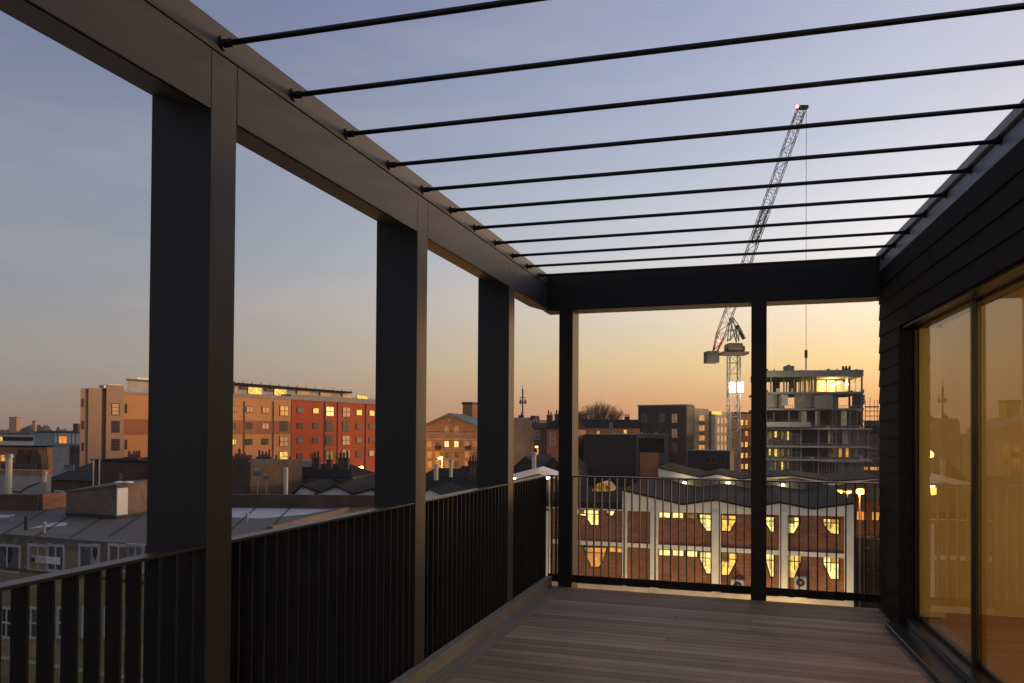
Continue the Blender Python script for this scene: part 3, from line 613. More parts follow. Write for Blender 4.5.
# scaffold at its right
SC = Bld('scaffold', 'thin scaffold tower standing on the roof right of the unfinished tower', 'scaffold', 864, 132, 879, 131)
m_ = B()
for y_ in (0, 1.3):
    for x in (865.5, 870, 874.5, 877.5):
        a, z = SC.pt(x, 397+(x % 3)*2); m_.tube((a, y_, 0), (a, y_, z), .06, 4)
    for y in (406.5, 411, 416, 421):
        a, z = SC.pt(864.5, y); b_ = SC.pt(879, y)[0]; m_.tube((a, y_, z), (b_, y_, z), .06, 4)
a, z = SC.pt(865, 407); b_ = SC.pt(879, 407)[0]; m_.box(a, b_, 0, 1.3, z-.06, z+.06)
m_.build('scaffold_tube', M['dark'], SC.t)
X = Bld('grey_flats', 'low grey and brick flats in the gap between the unfinished tower and the clad wall', 'building', 862, 165, 892, 162)
X.box(864, 421.5, 892, 475, 'conc_dk', 'wall', 0, 12, bottom=0); X.box(863, 420.4, 893, 421.7, 'conc', 'parapet', -.1, 12)
X.box(864, 444, 880, 465.5, 'brickbrn', 'brick_panel', -.1, -.003); X.box(866, 426, 878, 434, 'dkglass', 'window', -.1, -.003); X.box(864, 467, 880, 470, 'amber', 'window', -.1, -.003)
for y in (448, 453, 458): X.box(864, y, 880, y+.8, 'conc_lt', 'string_course', -.18, -.1)

# ------------------------------------------------------------------ luffing crane
CD = 139
c0 = at(734, 432, CD); CR = thing('tower_crane', 'tall luffing tower crane with raised lattice jib above the unfinished tower', 'crane', (c0.x, c0.y, GZ), YAW)
def cl(px, py, dy=0):      # local point in the plane square to the view at the crane
    P = at(px, py, CD); r = Vector((P.x-c0.x, P.y-c0.y, P.z-GZ)); c, s_ = math.cos(YAW), math.sin(YAW)
    return Vector((r.x*c+r.y*s_, dy, r.z))
def lattice(p, q, w, name, mt, bay, dv=Vector((0, 1, 0)), ch=.085, br=.05, w1=None, parent=None):
    m_ = B(); ax = (q-p); Ln = ax.length; ax.normalize(); sd_ = ax.cross(dv).normalized(); n = max(2, int(Ln/bay)); w1 = w1 or w
    def c(i, a, b_):
        t = i/n; ww = w+(w1-w)*t; return p+ax*(Ln*t)+sd_*(a*ww/2)+dv*(b_*ww/2)
    for a in (-1, 1):
        for b_ in (-1, 1): m_.tube(c(0, a, b_), c(n, a, b_), ch, 4)
    for i in range(n):
        for b_ in (-1, 1):
            s1 = 1 if i % 2 else -1
            m_.tube(c(i, -s1, b_), c(i+1, s1, b_), br, 4); m_.tube(c(i, b_, -s1), c(i+1, b_, s1), br, 4)
            m_.tube(c(i, -1, b_), c(i, 1, b_), br, 4); m_.tube(c(i, b_, -1), c(i, b_, 1), br, 4)
    return m_.build(name, M[mt], parent or CR)
lattice(Vector((0, 0, 0)), cl(734, 352), 1.85, 'mast', 'steel', 1.85, ch=.13, br=.065)
p0 = cl(715.5, 351); p1 = cl(722, 333); tip = cl(803.5, 106)
lattice(p1, tip-(tip-p1).normalized()*2.5, 1.5, 'jib', 'steel', 1.9, ch=.075, br=.045)
lattice(tip-(tip-p1).normalized()*2.6, tip, 1.4, 'jib_head', 'steel', 1.2, ch=.09, br=.05)
lattice(p0, p1, .7, 'counter_jib', 'red', 1.2, ch=.1, br=.05, w1=1.5)
mid0 = p1+(tip-p1)*.40; mid1 = p1+(tip-p1)*.56
lattice(mid0, mid1, .9, 'jib_walkway', 'steel', .9, ch=.07, br=.06)
q0 = cl(705.5, 363); q1 = cl(718, 351.5)
B().box(q0.x, q1.x, -1.3, 1.3, q0.z, q1.z).build('counterweight', M['conc_dk'], CR, bevel=.1)
B().box(cl(721, 348).x, cl(747, 348).x, -1.6, 1.6, cl(0, 350.5).z, cl(0, 347.5).z).build('slewing_platform', M['cranecab'], CR, bevel=.1)
B().box(cl(726.5, 344).x, cl(741.5, 344).x, -1.4, 1.4, cl(0, 347.4).z, cl(0, 339).z).box(cl(724, 344).x, cl(726.4, 344).x, -1.2, 0, cl(0, 347.4).z, cl(0, 342).z).box(cl(741.6, 344).x, cl(744, 344).x, -1.1, 1.1, cl(0, 347.4).z, cl(0, 341.5).z).build('machinery_house', M['cranecab'], CR, bevel=.5)
B().tube(cl(734, 354), cl(734, 349), 1.0, 12, 1.5).build('slewing_ring', M['steel'], CR)
m_ = B()
for y_ in (-.8, .8):
    for a_, b__ in (((731.5, 317), (729, 341)), ((731.5, 317), (738, 326)), ((738, 326), (744.5, 339)), ((729, 330), (738, 330)), ((738, 326), (738, 342)), ((731.5, 317), (738, 342)), ((729, 341), (738, 330))):
        m_.tube(cl(*a_, y_), cl(*b__, y_), .11, 4)
m_.build('tower_head', M['steel'], CR)
B().tube(cl(737, 325), cl(744.5, 339), .28, 6).build('luffing_strut', M['dark'], CR)
B().tube(cl(731.5, 317), tip, .03, 4).build('pendant_line', M['dark'], CR)
tp = cl(808, 106); B().box(tip.x-.7, tp.x+.25, -.5, .5, tip.z-.2, tip.z+.35).build('jib_tip', M['dark'], CR)
hk = cl(806.5, 350); B().tube((hk.x, 0, tp.z), (hk.x, 0, hk.z), .045, 4).build('hoist_rope', M['dark'], CR)
B().tube((hk.x, 0, hk.z), (hk.x, 0, hk.z-1.4), .28, 8).tube((hk.x, 0, hk.z-1.4), (hk.x, 0, hk.z-3.4), .12, 6).build('hook_block', M['dark'], CR)
rl = cl(798, 106); B().ball((rl.x, -.6, rl.z), .28).build('warning_lamp', M['redlamp'], CR); rl = cl(717.5, 341.5); B().ball((rl.x, -1, rl.z), .25).build('warning_lamp', M['redlamp'], CR)
for x, dy in ((730.2, -1.35), (738.2, -1.35)):
    a = cl(x, 387); o_ = B().box(a.x-.55, a.x+.55, dy-.1, dy+.25, a.z-1.0, a.z+.8).build('floodlight', M['metal'], CR); B().box(a.x-.5, a.x+.5, dy-.2, dy-.101, a.z-.95, a.z+.75).build('bulb', M['flood'], o_)
    ld = bpy.data.lights.new('flood', 'POINT'); ld.energy = 1300; ld.color = (1, .84, .5); ld.shadow_soft_size = .5; l_ = bpy.data.objects.new('flood', ld); COL.objects.link(l_); l_.parent = CR
    l_.location = (a.x+(-5 if dy == -1.35 and x < 734 else 1), -6, a.z-1)

# ------------------------------------------------------------------ orange lit yard at the right
O = Bld('courtyard_building', 'orange sodium lit brick building in the yard right of the workshop', 'building', 850, 78, 900, 76)
O.box(846, 488, 900, 600, 'brickor', 'wall', 0, 10, bottom=0); O.box(845, 485.5, 900, 488.2, 'conc_dk', 'parapet', -.15, 10)
for x0, y0, x1, y1, p_ in ((857, 511.5, 866, 520, 'orange'), (872, 512, 880, 520, 'amber'), (849, 512, 853, 519, 'amber'), (857, 536, 866, 545, 'amber')): O.win(x0, y0, x1, y1, p_, 'brickdk', 0, (1, 0), .08)
YL = (839.5, 491.5, 70), (848, 491.8, 71), (860.5, 491.5, 66)
for i, (x, y, D_) in enumerate(YL):
    street_light('street_lamp', x, y, D_, ('left one of the two linked orange yard lamps above the workshop roof', 'right one of the two linked orange yard lamps above the workshop roof', 'brightest orange yard lamp, beside the dark clad wall')[i], 500 if i == 2 else 0, r=.3 if i < 2 else .42)
HV = Bld('hedge', 'dark clipped hedge block in the lit yard below the lamps', 'hedge', 849, 68, 890, 66)
a, b_, z0, z1 = HV.rect(849.5, 534, 868, 560, 0); hm = B()
for i in range(900):
    x = random.uniform(a, b_+2); y_ = random.uniform(0, 2.2); z = random.uniform(0, z1+random.uniform(-.3, .15)); s_ = random.uniform(.1, .22); v1_ = Vector((random.uniform(-1, 1), random.uniform(-1, 1), random.uniform(-1, 1))).normalized()*s_; v2_ = v1_.orthogonal().normalized()*s_
    P = Vector((x, y_, z)); hm.add([P-v1_, P+v2_, P+v1_, P-v2_], [(0, 1, 2, 3)])
hm.box(a+.15, b_+1.8, .2, 2, 0, z1-.35).build('foliage', M['bush'], HV.t)

# ------------------------------------------------------------------ houses and roofs, centre
def terrace_house(name, label, ax, ad, bx, bd, eave, ridge, depth=8, wallm='brickdk', roofm='slate', axis='x', ch=(), cat='house', group=None, wins=(), wp=('dkglass',)):
    b = Bld(name, label, cat, ax, ad, bx, bd, group); mx = (ax+bx)/2
    ze = b.pt(mx, eave)[1]; zr_ = b.pt(mx, ridge, depth/2 if axis == 'x' else 0)[1]
    B().box(0, b.L, 0, depth, 0, ze).build('wall', M[wallm], b.t); gable(b, 0, b.L, 0, depth, ze, zr_, roofm, axis)
    for (cx, ct, n) in ch:
        yy = depth/2-.3; x_, zt_ = b.pt(cx, ct, yy); chimney(b, x_, yy, ze, zt_, max(.5, n*.34), .6, n)
    for (x, y, w_, h_) in wins: b.win(x, y, x+w_, y+h_, random.choice(wp), 'white', 0, (1, 1), .05)
    return b
# antenna tower block
N1 = Bld('rendered_block', 'plain beige rendered block carrying a mast of drum antennas', 'building', 515, 105, 535, 104)
N1.box(510, 419.5, 534, 470, 'conc', 'wall', 0, 10, bottom=0); N1.box(510, 417.5, 526.5, 423.5, 'conc_lt', 'plant_room', .5, 6); N1.box(528, 415.5, 532.5, 419.4, 'brickdk', 'chimney', 1, 3); N1.box(511, 423.4, 526, 424.4, 'brickbrn', 'string_course', .3, .49)
AN = Bld('antenna_mast', 'slim antenna mast with drum aerials on the beige rendered block', 'antenna', 520, 106, 527, 106)
m_ = B(); a, z = AN.pt(523, 388); zb_ = AN.pt(523, 418.5)[1]; m_.tube((a, 2, zb_), (a, 2, z), .1, 6); m_.build('pole', M['dark'], AN.t)
for x, y, w_, h_ in ((519.8, 399, 2, 4.5), (524.5, 399, 2, 4.5), (522, 395.5, 1.5, 3), (520.8, 412.5, 2.5, 5)): AN.box(x, y, x+w_, y+h_, 'conc', 'aerial_drum', 1.6, 2.4)
AN.box(519, 401.5, 527, 402.3, 'dark', 'cross_arm', 1.9, 2.1); AN.box(520, 396.5, 526, 397.1, 'dark', 'cross_arm', 1.9, 2.1); AN.box(518.5, 415, 524, 418.4, 'dark', 'mast_base', 1.5, 3)
AN.box(522.2, 384.5, 522.6, 396, 'dark', 'whip', 2, 2.06)
terrace_house('brick_house', 'dark brick house with white gable end left of the slim post', 534, 100, 548, 100, 428, 423, wallm='conc_dk', roofm='slate2', ch=((537, 424, 2),), wins=((535.5, 431, 3.5, 8),), wp=('greyglass',), group='houses on the skyline')
terrace_house('brick_house', 'red brick house with dark mansard roof and white cornice by the slim post', 547, 96, 566, 95, 429, 418, wallm='brickor', roofm='slate', wins=((551, 433, 4, 4), (551, 440, 4, 4)), wp=('amber', 'greyglass'), group='houses on the skyline', ch=((549, 416, 2), (557, 415, 2)))
terrace_house('brick_house', 'small double gabled slate house under the antenna block', 512, 84, 540, 83, 470, 456, 9, 'brickdk', 'slate2', 'y', group='houses on the skyline')
terrace_house('brick_house', 'second small slate gable right of the white vent pipe', 541, 84, 566, 83, 470, 457, 9, 'brickdk', 'slate2', 'y', group='houses on the skyline')
street_light('street_lamp', 536.5, 446.8, 90, 'small orange street lamp in front of the white gabled house', 120, r=.18)
def pipe(px, y0, y1, D, r, label, cowl=True):
    P = at(px, y0, D); Q_ = at(px, y1, D); t_ = thing('vent_pipe', label, 'vent pipe', (P.x, P.y, Q_.z)); h = P.z-Q_.z
    B().tube((0, 0, 0), (0, 0, h), r, 12).build('flue', M['pipe'], t_)
    if cowl: B().tube((0, 0, h), (0, 0, h+r*1.2), r*1.5, 12, r*1.1).build('cowl', M['metal'], t_)
    return t_
pipe(534, 455, 478, 70, .2, 'white bent vent pipe on the slates below the antenna block')
# white flat canopy roof left of the slim post
Cn = Bld('canopy_roof', 'pale shallow pitched canopy roof edge below the small slate gables', 'roof', 505, 62.5, 560, 62)
Cn.poly([(505, 478), (538, 469.5), (560, 477), (560, 480), (538, 473.5), (505, 482)], 'white', 'fascia', 0, 6); Cn.poly([(500, 482.1), (538, 473.6), (562, 480.2), (562, 492), (500, 492)], 'conc_dk', 'wall', .3, 6)
for x, y, i in ((547.5, 477.5, 0), (514.5, 478.5, 1)): street_light('street_lamp', x, y, 60.5, ('warm white lamp glowing just below the pale canopy roof', 'faint warm lamp at the third deep post')[i], 30 if i == 0 else 0, head='lampw', r=.2 if i == 0 else .12)

# brick houses and bare trees right of the slim post
terrace_house('brick_house', 'long low red brick house row under the bare trees', 574, 150, 640, 148, 428, 419.5, 10, 'brickor', 'slate', ch=((581, 419, 3), (598, 415.5, 4), (612, 416, 3), (627, 417.5, 3)), wins=((583, 431, 2.5, 3.5), (597, 431, 2.5, 3.5), (610, 423.5, 2.4, 8), (624, 430, 2.5, 3.5)), wp=('amber', 'yel', 'dkglass'), group='houses on the skyline')
def tree(px, D, base, top, spread, label, seed, dens=6):
    rnd = random.Random(seed); P = at(px, base, D); h = (base-top)/F*D; h0 = P.z-GZ; t_ = thing('bare_tree', label, 'tree', (P.x, P.y, GZ), 0, 'bare winter trees on the skyline')
    tr_ = B(); br = B(); tr_.tube((0, 0, 0), (0, 0, h0+h*.12), .4, 8, .28)
    def grow(p, d_, ln, r, lv):
        k = p; dd = d_.copy()
        for _ in range(2):
            q = k+dd*ln*.5; br.tube(k, q, r, 4, r*.8); k = q; dd = (dd+Vector((rnd.uniform(-.25, .25), rnd.uniform(-.25, .25), .12))).normalized()
        if lv >= 4: return
        for i_ in range(3 if lv else 4):
            nd = (dd*1.25+Vector((rnd.uniform(-1, 1)*spread, rnd.uniform(-1, 1)*spread, rnd.uniform(-.15, .5)))).normalized(); grow(p+(k-p)*rnd.uniform(.5, 1), nd, ln*rnd.uniform(.6, .85), max(r*.52, .011), lv+1)
    for i_ in range(dens):
        a_ = 2*math.pi*i_/dens+rnd.uniform(-.3, .3); tl_ = rnd.uniform(.15, .8)
        grow(Vector((0, 0, h0+h*rnd.uniform(0, .12))), Vector((math.cos(a_)*tl_, math.sin(a_)*tl_, 1)).normalized(), h*.34, .15, 0)
    tr_.build('trunk', M['bark'], t_); br.build('crown', M['bark'], t_); return t_
tree(583, 170, 436, 405, .9, 'leftmost bare tree, low crown touching the slim post', 3, 9)
tree(597, 175, 436, 398, .8, 'tallest and widest bare tree in the middle of the group', 5, 9)
tree(611, 172, 436, 401, .8, 'right bare tree rounding off the group', 8, 8)

# ------------------------------------------------------------------ pediment building
M['brickped'] = brick('tan_brick', (.34, .19, .10), (.44, .26, .14), (.3, .24, .18), .45, .15, .2)
E_ = Bld('pediment_building', 'orange brick building with triangular pediment, arched windows and green roof', 'building', 415, 118, 482, 116)
E_.box(418, 433, 480, 475, 'brickped', 'wall', 0, 18, bottom=0)
E_.poly([(423.5, 433), (427, 424.5), (449.5, 414.3), (474, 425), (477, 433)], 'brickped', 'pediment', .3, 18)
m_ = B()
for (x0, y0), (x1, y1) in (((425.5, 424.6), (449.5, 413.6)), ((449.5, 413.6), (476, 425.3))):
    a, z = E_.pt(x0, y0); b_, z2 = E_.pt(x1, y1); m_.add([(a, -.3, z-.3), (b_, -.3, z2-.3), (b_, -.3, z2+.1), (a, -.3, z+.1), (a, 18, z-.3), (b_, 18, z2-.3), (b_, 18, z2+.1), (a, 18, z+.1)], [(0, 1, 2, 3), (7, 6, 5, 4), (0, 4, 5, 1), (3, 2, 6, 7), (0, 3, 7, 4), (1, 5, 6, 2)])
m_.build('roof', mat('green_copper_roof', (.14, .20, .19), .6, .25, .5), E_.t)
E_.box(416, 438.3, 482, 439.8, 'conc_lt', 'cornice', -.25, .0); E_.box(422, 432.6, 479, 433.4, 'conc_lt', 'cornice', -.1, .29); E_.box(418, 448, 482, 448.7, 'conc_lt', 'string_course', -.1, 0)
for x in (444.5, 454):
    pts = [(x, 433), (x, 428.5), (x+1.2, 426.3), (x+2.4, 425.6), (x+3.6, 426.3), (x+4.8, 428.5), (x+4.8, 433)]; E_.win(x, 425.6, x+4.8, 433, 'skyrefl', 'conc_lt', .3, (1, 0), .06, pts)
E_.poly([(447.7, 419.8), (448.3, 418.4), (449.6, 417.9), (450.9, 418.4), (451.5, 419.8), (450.9, 421), (449.6, 421.6), (448.3, 421)], 'conc_lt', 'roundel', .2, .29)
for x in (427.5, 435.5, 444.7, 454.5, 465, 473):
    for r_i, y in enumerate((441.3, 451.5, 461)):
        p_ = 'pale' if (x in (444.7, 454.5) and r_i == 0) else random.choice(['skyrefl', 'greyglass', 'greyglass'])
        E_.win(x, y, x+4, y+(6.5 if r_i else 5.6), p_, 'conc_lt', 0, (1, 0), .07)
for x in (436, 466): E_.box(x, 446, x+4.6, 450, 'dark', 'balcony', -.7, -.05)
E_.box(416, 433.5, 424, 441, 'brickped', 'parapet', 1, 8)
CHM = Bld('brick_chimney', 'tall square brick chimney stack behind the pediment building', 'chimney', 461, 128, 474, 127)
CHM.box(462.5, 403, 472.3, 450, 'brickor', 'shaft', 0, 2, bottom=0); CHM.box(462, 402, 472.8, 404.5, 'brickdk', 'cap', -.1, 2.1)
street_light('street_lamp', 440.3, 457.8, 104, 'big orange street lamp in front of the pediment building', 3200, r=.36)
street_light('street_lamp', 361, 467, 110, 'orange street lamp at the foot of the red block', 3500, r=.33)
# slates in front of it
for i, (ax, bx, D_, e_, r_, lab) in enumerate(((424, 452, 88, 476, 468, 'long slate roofed house below the pediment building, left half'), (452, 482, 86, 479, 466, 'slate roofed house below the pediment building, next to the third deep post'), (412, 455, 72, 494, 477, 'wide dark slate roof nearest the railing left of the third deep post'), (453, 500, 71, 492, 479, 'dark slate roof meeting the railing at the third deep post'))):
    terrace_house('slate_house', lab, ax, D_, bx, D_-1, e_, r_, 8, 'brickdk', 'slate', 'x', group='slate roofed houses behind the railing', ch=((ax+20, r_-4, 3),) if i in (1, 3) else ())
pipe(436, 464, 480, 68, .2, 'left one of two white chimney pipes below the orange lamp', False); pipe(451, 462, 477, 68, .15, 'right one of two white chimney pipes below the orange lamp')
G1 = Bld('white_gable_shed', 'low white gable end peeping over the railing beside the second deep post', 'building', 415, 60, 455, 59.5)
G1.poly([(410, 500), (430, 489.5), (452, 499.5), (452, 510), (410, 510)], 'white', 'wall', 0, 7); G1.poly([(408, 500), (430, 488.4), (454, 499.6), (454, 500.6), (430, 489.4), (408, 501)], 'slate', 'roof', -.2, 7)

# ------------------------------------------------------------------ long coloured apartment building
s80 = 103.0
def Dline(px):       # its front keeps a straight line towards pixel column 880
    P0 = at(80, 432, s80); dr = (ray(880, 432)); dr = Vector((dr.x, dr.y, 0)).normalized(); P0.z = 0
    r = ray(px, 432); rr = Vector((r.x, r.y)); A_ = Vector((P0.x-CAM.x, P0.y-CAM.y)); dd = Vector((dr.x, dr.y))
    # CAM + t r = P0 + s dd
    det = rr.x*(-dd.y)+rr.y*dd.x; return (A_.x*(-dd.y)+A_.y*dd.x)/det
G = Bld('long_apartment_building', 'long apartment building of beige, orange and red render with rooftop glass storey', 'building', 80, Dline(80), 400, Dline(400))
G.skew(80, 388.2, 88, 470, 'tan2', 'wall', .35, 3, bottom=0); G.skew(88, 388.2, 101.5, 470, 'tan2', 'wall', .1, 3, bottom=0); G.skew(101.5, 385.5, 106, 470, 'tan2', 'wall', .7, 3, bottom=0); G.skew(106, 385.2, 123.5, 470, 'tan2', 'wall', 0, 3, bottom=0)
G.skew(123.6, 394.6, 232, 470, 'tan', 'wall', .5, 6, bottom=0)
G.poly([(104, 385.4), (109, 384.4), (119, 384.2), (125, 386.5), (125, 389), (104, 388)], 'metal', 'roof', 0.05, 1)
G.skew(127, 380.5, 152, 393.5, 'offwhite', 'penthouse_storey', 2, 4); G.skew(126, 379.6, 153, 380.7, 'conc_dk', 'roof', 1.6, 4.2); G.skew(137, 377.6, 150, 379.7, 'metal', 'roof_plant', 3, 3.6)
G.box(124, 392, 152, 394.5, 'fascia', 'parapet', .4, .9)
G.box(125, 420, 236, 434.5, 'ochre', 'colour_band', .42, .499)
for x, y in ((81.5, 399), (81.5, 421), (81.5, 443), ): G.win(x, y, x+2, y+8, 'dkglass', 'ochre', .35, (0, 0), .05)
for y, p_ in ((404, 'skyrefl'), (421.5, 'dkglass'), (439.5, 'dkglass')): G.win(112, y, 119, y+10.5, p_, 'brickdk', 0, (0, 2), .1)
for y in (404, 421.5, 440): G.win(125, y, 126.6, y+9, 'dkglass', 'brickdk', .5, (0, 0), .05)
# right of the widest post: tan wing then red wing
G.box(232, 396.8, 290.6, 480, 'tan', 'wall', 0, 12, bottom=0); G.box(290.7, 399.6, 400, 480, 'deepred', 'wall', .15, 12, bottom=0)
x290 = G.pt(290.6, 420)[0]; x232 = G.pt(231, 420)[0]; x400 = G.L
zf = lambda px, py: G.pt(px, py)[1]
def band(x0, x1, za, zb_, mt, name, n0, n1): B().box(x0, x1, n0, n1, za, zb_).build(name, M[mt], G.t)
band(x232, x290, zf(260, 434), zf(260, 420.7), 'ochre', 'colour_band', -.08, -.003)
band(x232, x290, zf(260, 398), zf(260, 394.6), 'fascia', 'parapet', -.12, 11); band(x290, x400, zf(330, 401.8), zf(330, 396.6), 'fascia', 'parapet', -.1, 11)
band(x232-8, x400-2, zf(260, 394.5), zf(260, 389.8), 'offwhite', 'penthouse_storey', 2.5, 10)
zt = zf(260, 385.5); B().box(x232-10, G.pt(357, 420)[0], 1.2, 10.5, zt-.05, zt+.3).build('roof', M['slate'], G.t)
zt2 = zf(260, 389.8); B().box(x232-8, G.pt(352, 420)[0], 2.6, 9.8, zt2, zt-.05).build('penthouse_storey', M['offwhite'], G.t)
for x0, x1, p_ in ((248, 261, 'yel'), (274, 286, 'yel'), (297, 309, 'amber'), (320, 331, 'amber'), (342, 351, 'amber'), (357, 367, 'yel'), (234, 236.5, 'amber')):
    a = G.pt(x0, 392, 2.5)[0]; b_ = G.pt(x1, 392, 2.5)[0]; z0 = zf(260, 394.4)+.15; w_ = B().box(a-.1, b_+.1, 2.4, 2.498, z0-.1, z0+1.25).build('window', M['fascia'], G.t); B().box(a, b_, 2.36, 2.399, z0, z0+1.15).build('pane', M['skyrefl' if p_ == 'amber' else 'yel'], w_)
for x0, x1 in ((240, 247), (265, 272)): 
    a = G.pt(x0, 392, 2.5)[0]; b_ = G.pt(x1, 392, 2.5)[0]; z0 = zf(260, 394.4)+.15; B().box(a, b_, 2.4, 2.498, z0+.6, z0+1.6).build('window', M['dkglass'], G.t)
for px in range(234, 358, 9):
    a = G.pt(px, 392, 1.4)[0]; B().box(a-.05, a+.05, 1.35, 1.45, zt+.3, zt+.7).build('roof_vent', M['dark'], G.t)
for px in (229, 244, 273, 291.5, 325, 338, 366, 379):      # downpipes
    x_ = G.pt(px, 420)[0]; n_ = .12 if px > 290 else -.03; B().box(x_-.07, x_+.07, n_-.14, n_, 0, zf(px, 398)-.6).build('downpipe', M['conc_dk'], G.t)
for k_ in (417.5, 433.8, 449.8): z_ = zf(250, k_); band(x290+.1, x400, z_-.06, z_+.06, 'ochre', 'string_course', .02, .148)
rows_y = (409.3, 425.5, 441.8)       # at column 250
def gw(px, y250, w, h, p_, fr='brickdk', bars=(1, 0), n=0):
    # keep each row level: convert the row height at column 250 into metres
    zc = G.pt(250, y250)[1]; x_ = G.pt(px, 420)[0]; hw = G.pt(px+w/2, 420)[0]-x_; Dm = Dline(px); hh = h/F*Dm/2
    m_ = B().box(x_-hw-.08, x_+hw+.08, n-.12, n-.002, zc-hh-.08, zc+hh+.08).build('window', M[fr], G.t)
    s_ = B().box(x_-hw, x_+hw, n-.14, n-.121, zc-hh, zc+hh).build('pane', M[p_], m_)
    g_ = B()
    for i in range(bars[0]): xx = x_-hw+2*hw*(i+1)/(bars[0]+1); g_.box(xx-.05, xx+.05, n-.17, n-.141, zc-hh, zc+hh)
    for i in range(bars[1]): zz = zc-hh+2*hh*(i+1)/(bars[1]+1); g_.box(x_-hw, x_+hw, n-.168, n-.1405, zz-.05, zz+.05)
    if g_.v: g_.build('glazing_bar', M[fr], m_)
table = [(234, ['skyrefl', 'greyglass', 'yel', 'dkglass'], 3, 5), (249, ['skyrefl', 'dkglass', 'dkglass', 'dkglass'], 6, 5.4), (265, ['skyrefl', 'skyrefl', 'dkglass', 'dkglass'], 6, 5.4), (283.5, ['amber', 'dkglass', 'skyrefl', 'yel'], 7.5, 9.5)]
for px, ps, w, h in table:
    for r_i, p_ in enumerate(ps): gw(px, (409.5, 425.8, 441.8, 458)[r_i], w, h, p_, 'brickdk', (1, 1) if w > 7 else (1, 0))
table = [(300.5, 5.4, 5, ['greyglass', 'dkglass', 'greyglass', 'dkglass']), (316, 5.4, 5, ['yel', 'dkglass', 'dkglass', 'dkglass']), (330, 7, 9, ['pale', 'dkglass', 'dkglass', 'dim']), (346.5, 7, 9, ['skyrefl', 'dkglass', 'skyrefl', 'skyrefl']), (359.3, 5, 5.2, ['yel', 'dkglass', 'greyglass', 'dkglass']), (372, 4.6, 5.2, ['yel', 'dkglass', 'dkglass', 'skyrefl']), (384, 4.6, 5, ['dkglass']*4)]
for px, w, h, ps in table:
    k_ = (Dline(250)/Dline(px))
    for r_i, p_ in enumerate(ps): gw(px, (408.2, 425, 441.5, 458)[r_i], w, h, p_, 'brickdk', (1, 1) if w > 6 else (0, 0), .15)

# ------------------------------------------------------------------ far left
FS = [('hazy_tower', 'wide hazy lit tower block on the far left skyline', 25, 33.5, 418, 700, 'conc_lt'), ('hazy_tower', 'thin hazy tower right of the wide one on the far left skyline', 31.5, 36, 421.5, 720, 'conc'), ('hazy_tower', 'faint small hazy tower with sunlit side near the long apartment building', 37, 39.5, 423, 760, 'tan')]
for nm, lab, x0, x1, y, D_, mt in [('tower_block', 'wide pale tower block on the far left skyline', 9, 16.5, 417.5, 700, 'tan'), ('tower_block', 'small thin tower block right of the wide one on the far left skyline', 32, 35, 421, 720, 'tan'), ('tower_block', 'low dark tower block with a lit roof beside the long apartment building', 73, 78, 424, 300, 'brickdk')]:
    b = Bld(nm, lab, 'tower block', x0, D_, x1, D_, 'tower blocks on the far left skyline'); b.box(x0, y, x1, 440, mt, 'wall', 0, (x1-x0)*.8, bottom=0); b.box(x0-.2, y-.5, x1+.2, y+.1, 'conc_dk', 'roof', -.2, 5)
    for yy in range(int(y)+2, 432, 2): b.box(x0+.6, yy, x1-.6, yy+.7, 'skyrefl' if mt == 'tan' else 'dkglass', 'window', -.3, -.01)
tl = B(); rnd = random.Random(11)
for i in range(2600):                      # far off woods and roofs along the horizon
    px = rnd.uniform(-160, 1300); D_ = rnd.uniform(420, 1500); P = at(px, 432, D_); hh = (4+16*(.5+.5*math.sin(px*.045)*math.sin(px*.013+1)))*rnd.uniform(.45, 1)*(.6+D_/2000); w_ = rnd.uniform(3, 10)
    n = 7; vs_ = [(P.x, P.y, GZ+hh)]; 
    for j in range(n): t = 2*math.pi*j/n; rr_ = w_*rnd.uniform(.6, 1.1); vs_.append((P.x+math.cos(t)*rr_, P.y+math.sin(t)*rr_, GZ+hh*rnd.uniform(.6, .9)))
    for j in range(n): x_, y_, z_ = vs_[1+j]; vs_.append((x_, y_, GZ))
    fs_ = [(0, 1+j, 1+(j+1) % n) for j in range(n)]+[(1+j, 1+n+j, 1+n+(j+1) % n, 1+(j+1) % n) for j in range(n)]
    tl.add(vs_, fs_)
o_ = tl.build('distant_woods', M['bush']); kind(o_, 'stuff')
o_['label'] = 'dark line of far off trees along the horizon'
rnd = random.Random(5)
for i, (px, D_, lab) in enumerate(((45, 330, 'low dark warehouse left of the white lit office'), (75, 340, 'low dark warehouse at the foot of the long building'), (400, 300, 'far terrace roof behind the second deep post'), (495, 260, 'far terrace roof behind the third deep post'), (570, 260, 'far dark roof behind the slim post'))):
    terrace_house('warehouse', lab, px-16, D_, px+16, D_, 434, 431, 14, 'brickdk', 'slate2', cat='warehouse', group='low roofs along the horizon')
P1 = Bld('office_building', 'low white office with long window strip at the left edge', 'building', -30, 150, 34, 148); P1.box(-40, 433.8, 34, 450, 'white', 'wall', 0, 10, bottom=0); P1.box(-40, 436.6, 33, 440.6, 'dkglass', 'window_strip', -.1, -.003); P1.box(-40, 433, 35, 434, 'conc_dk', 'roof', -.4, 10)
for x in range(-10, 33, 4): P1.box(x, 436.7, x+1.6, 440.5, 'brickdk' if x % 8 else 'skyrefl', 'blind', -.13, -.101)
P1.box(-2, 437, 3, 441, 'yel', 'window', -.16, -.131)
P2 = Bld('office_building', 'pale teal and white office block with one orange lit window', 'building', 33, 135, 80, 134); P2.box(34, 432.2, 53, 447, 'teal', 'wall', 0, 10, bottom=0); P2.box(53.1, 432.2, 81, 447, 'white', 'wall', .2, 10, bottom=0); P2.box(33, 431.6, 82, 432.3, 'dark', 'roof', -.2, 10)
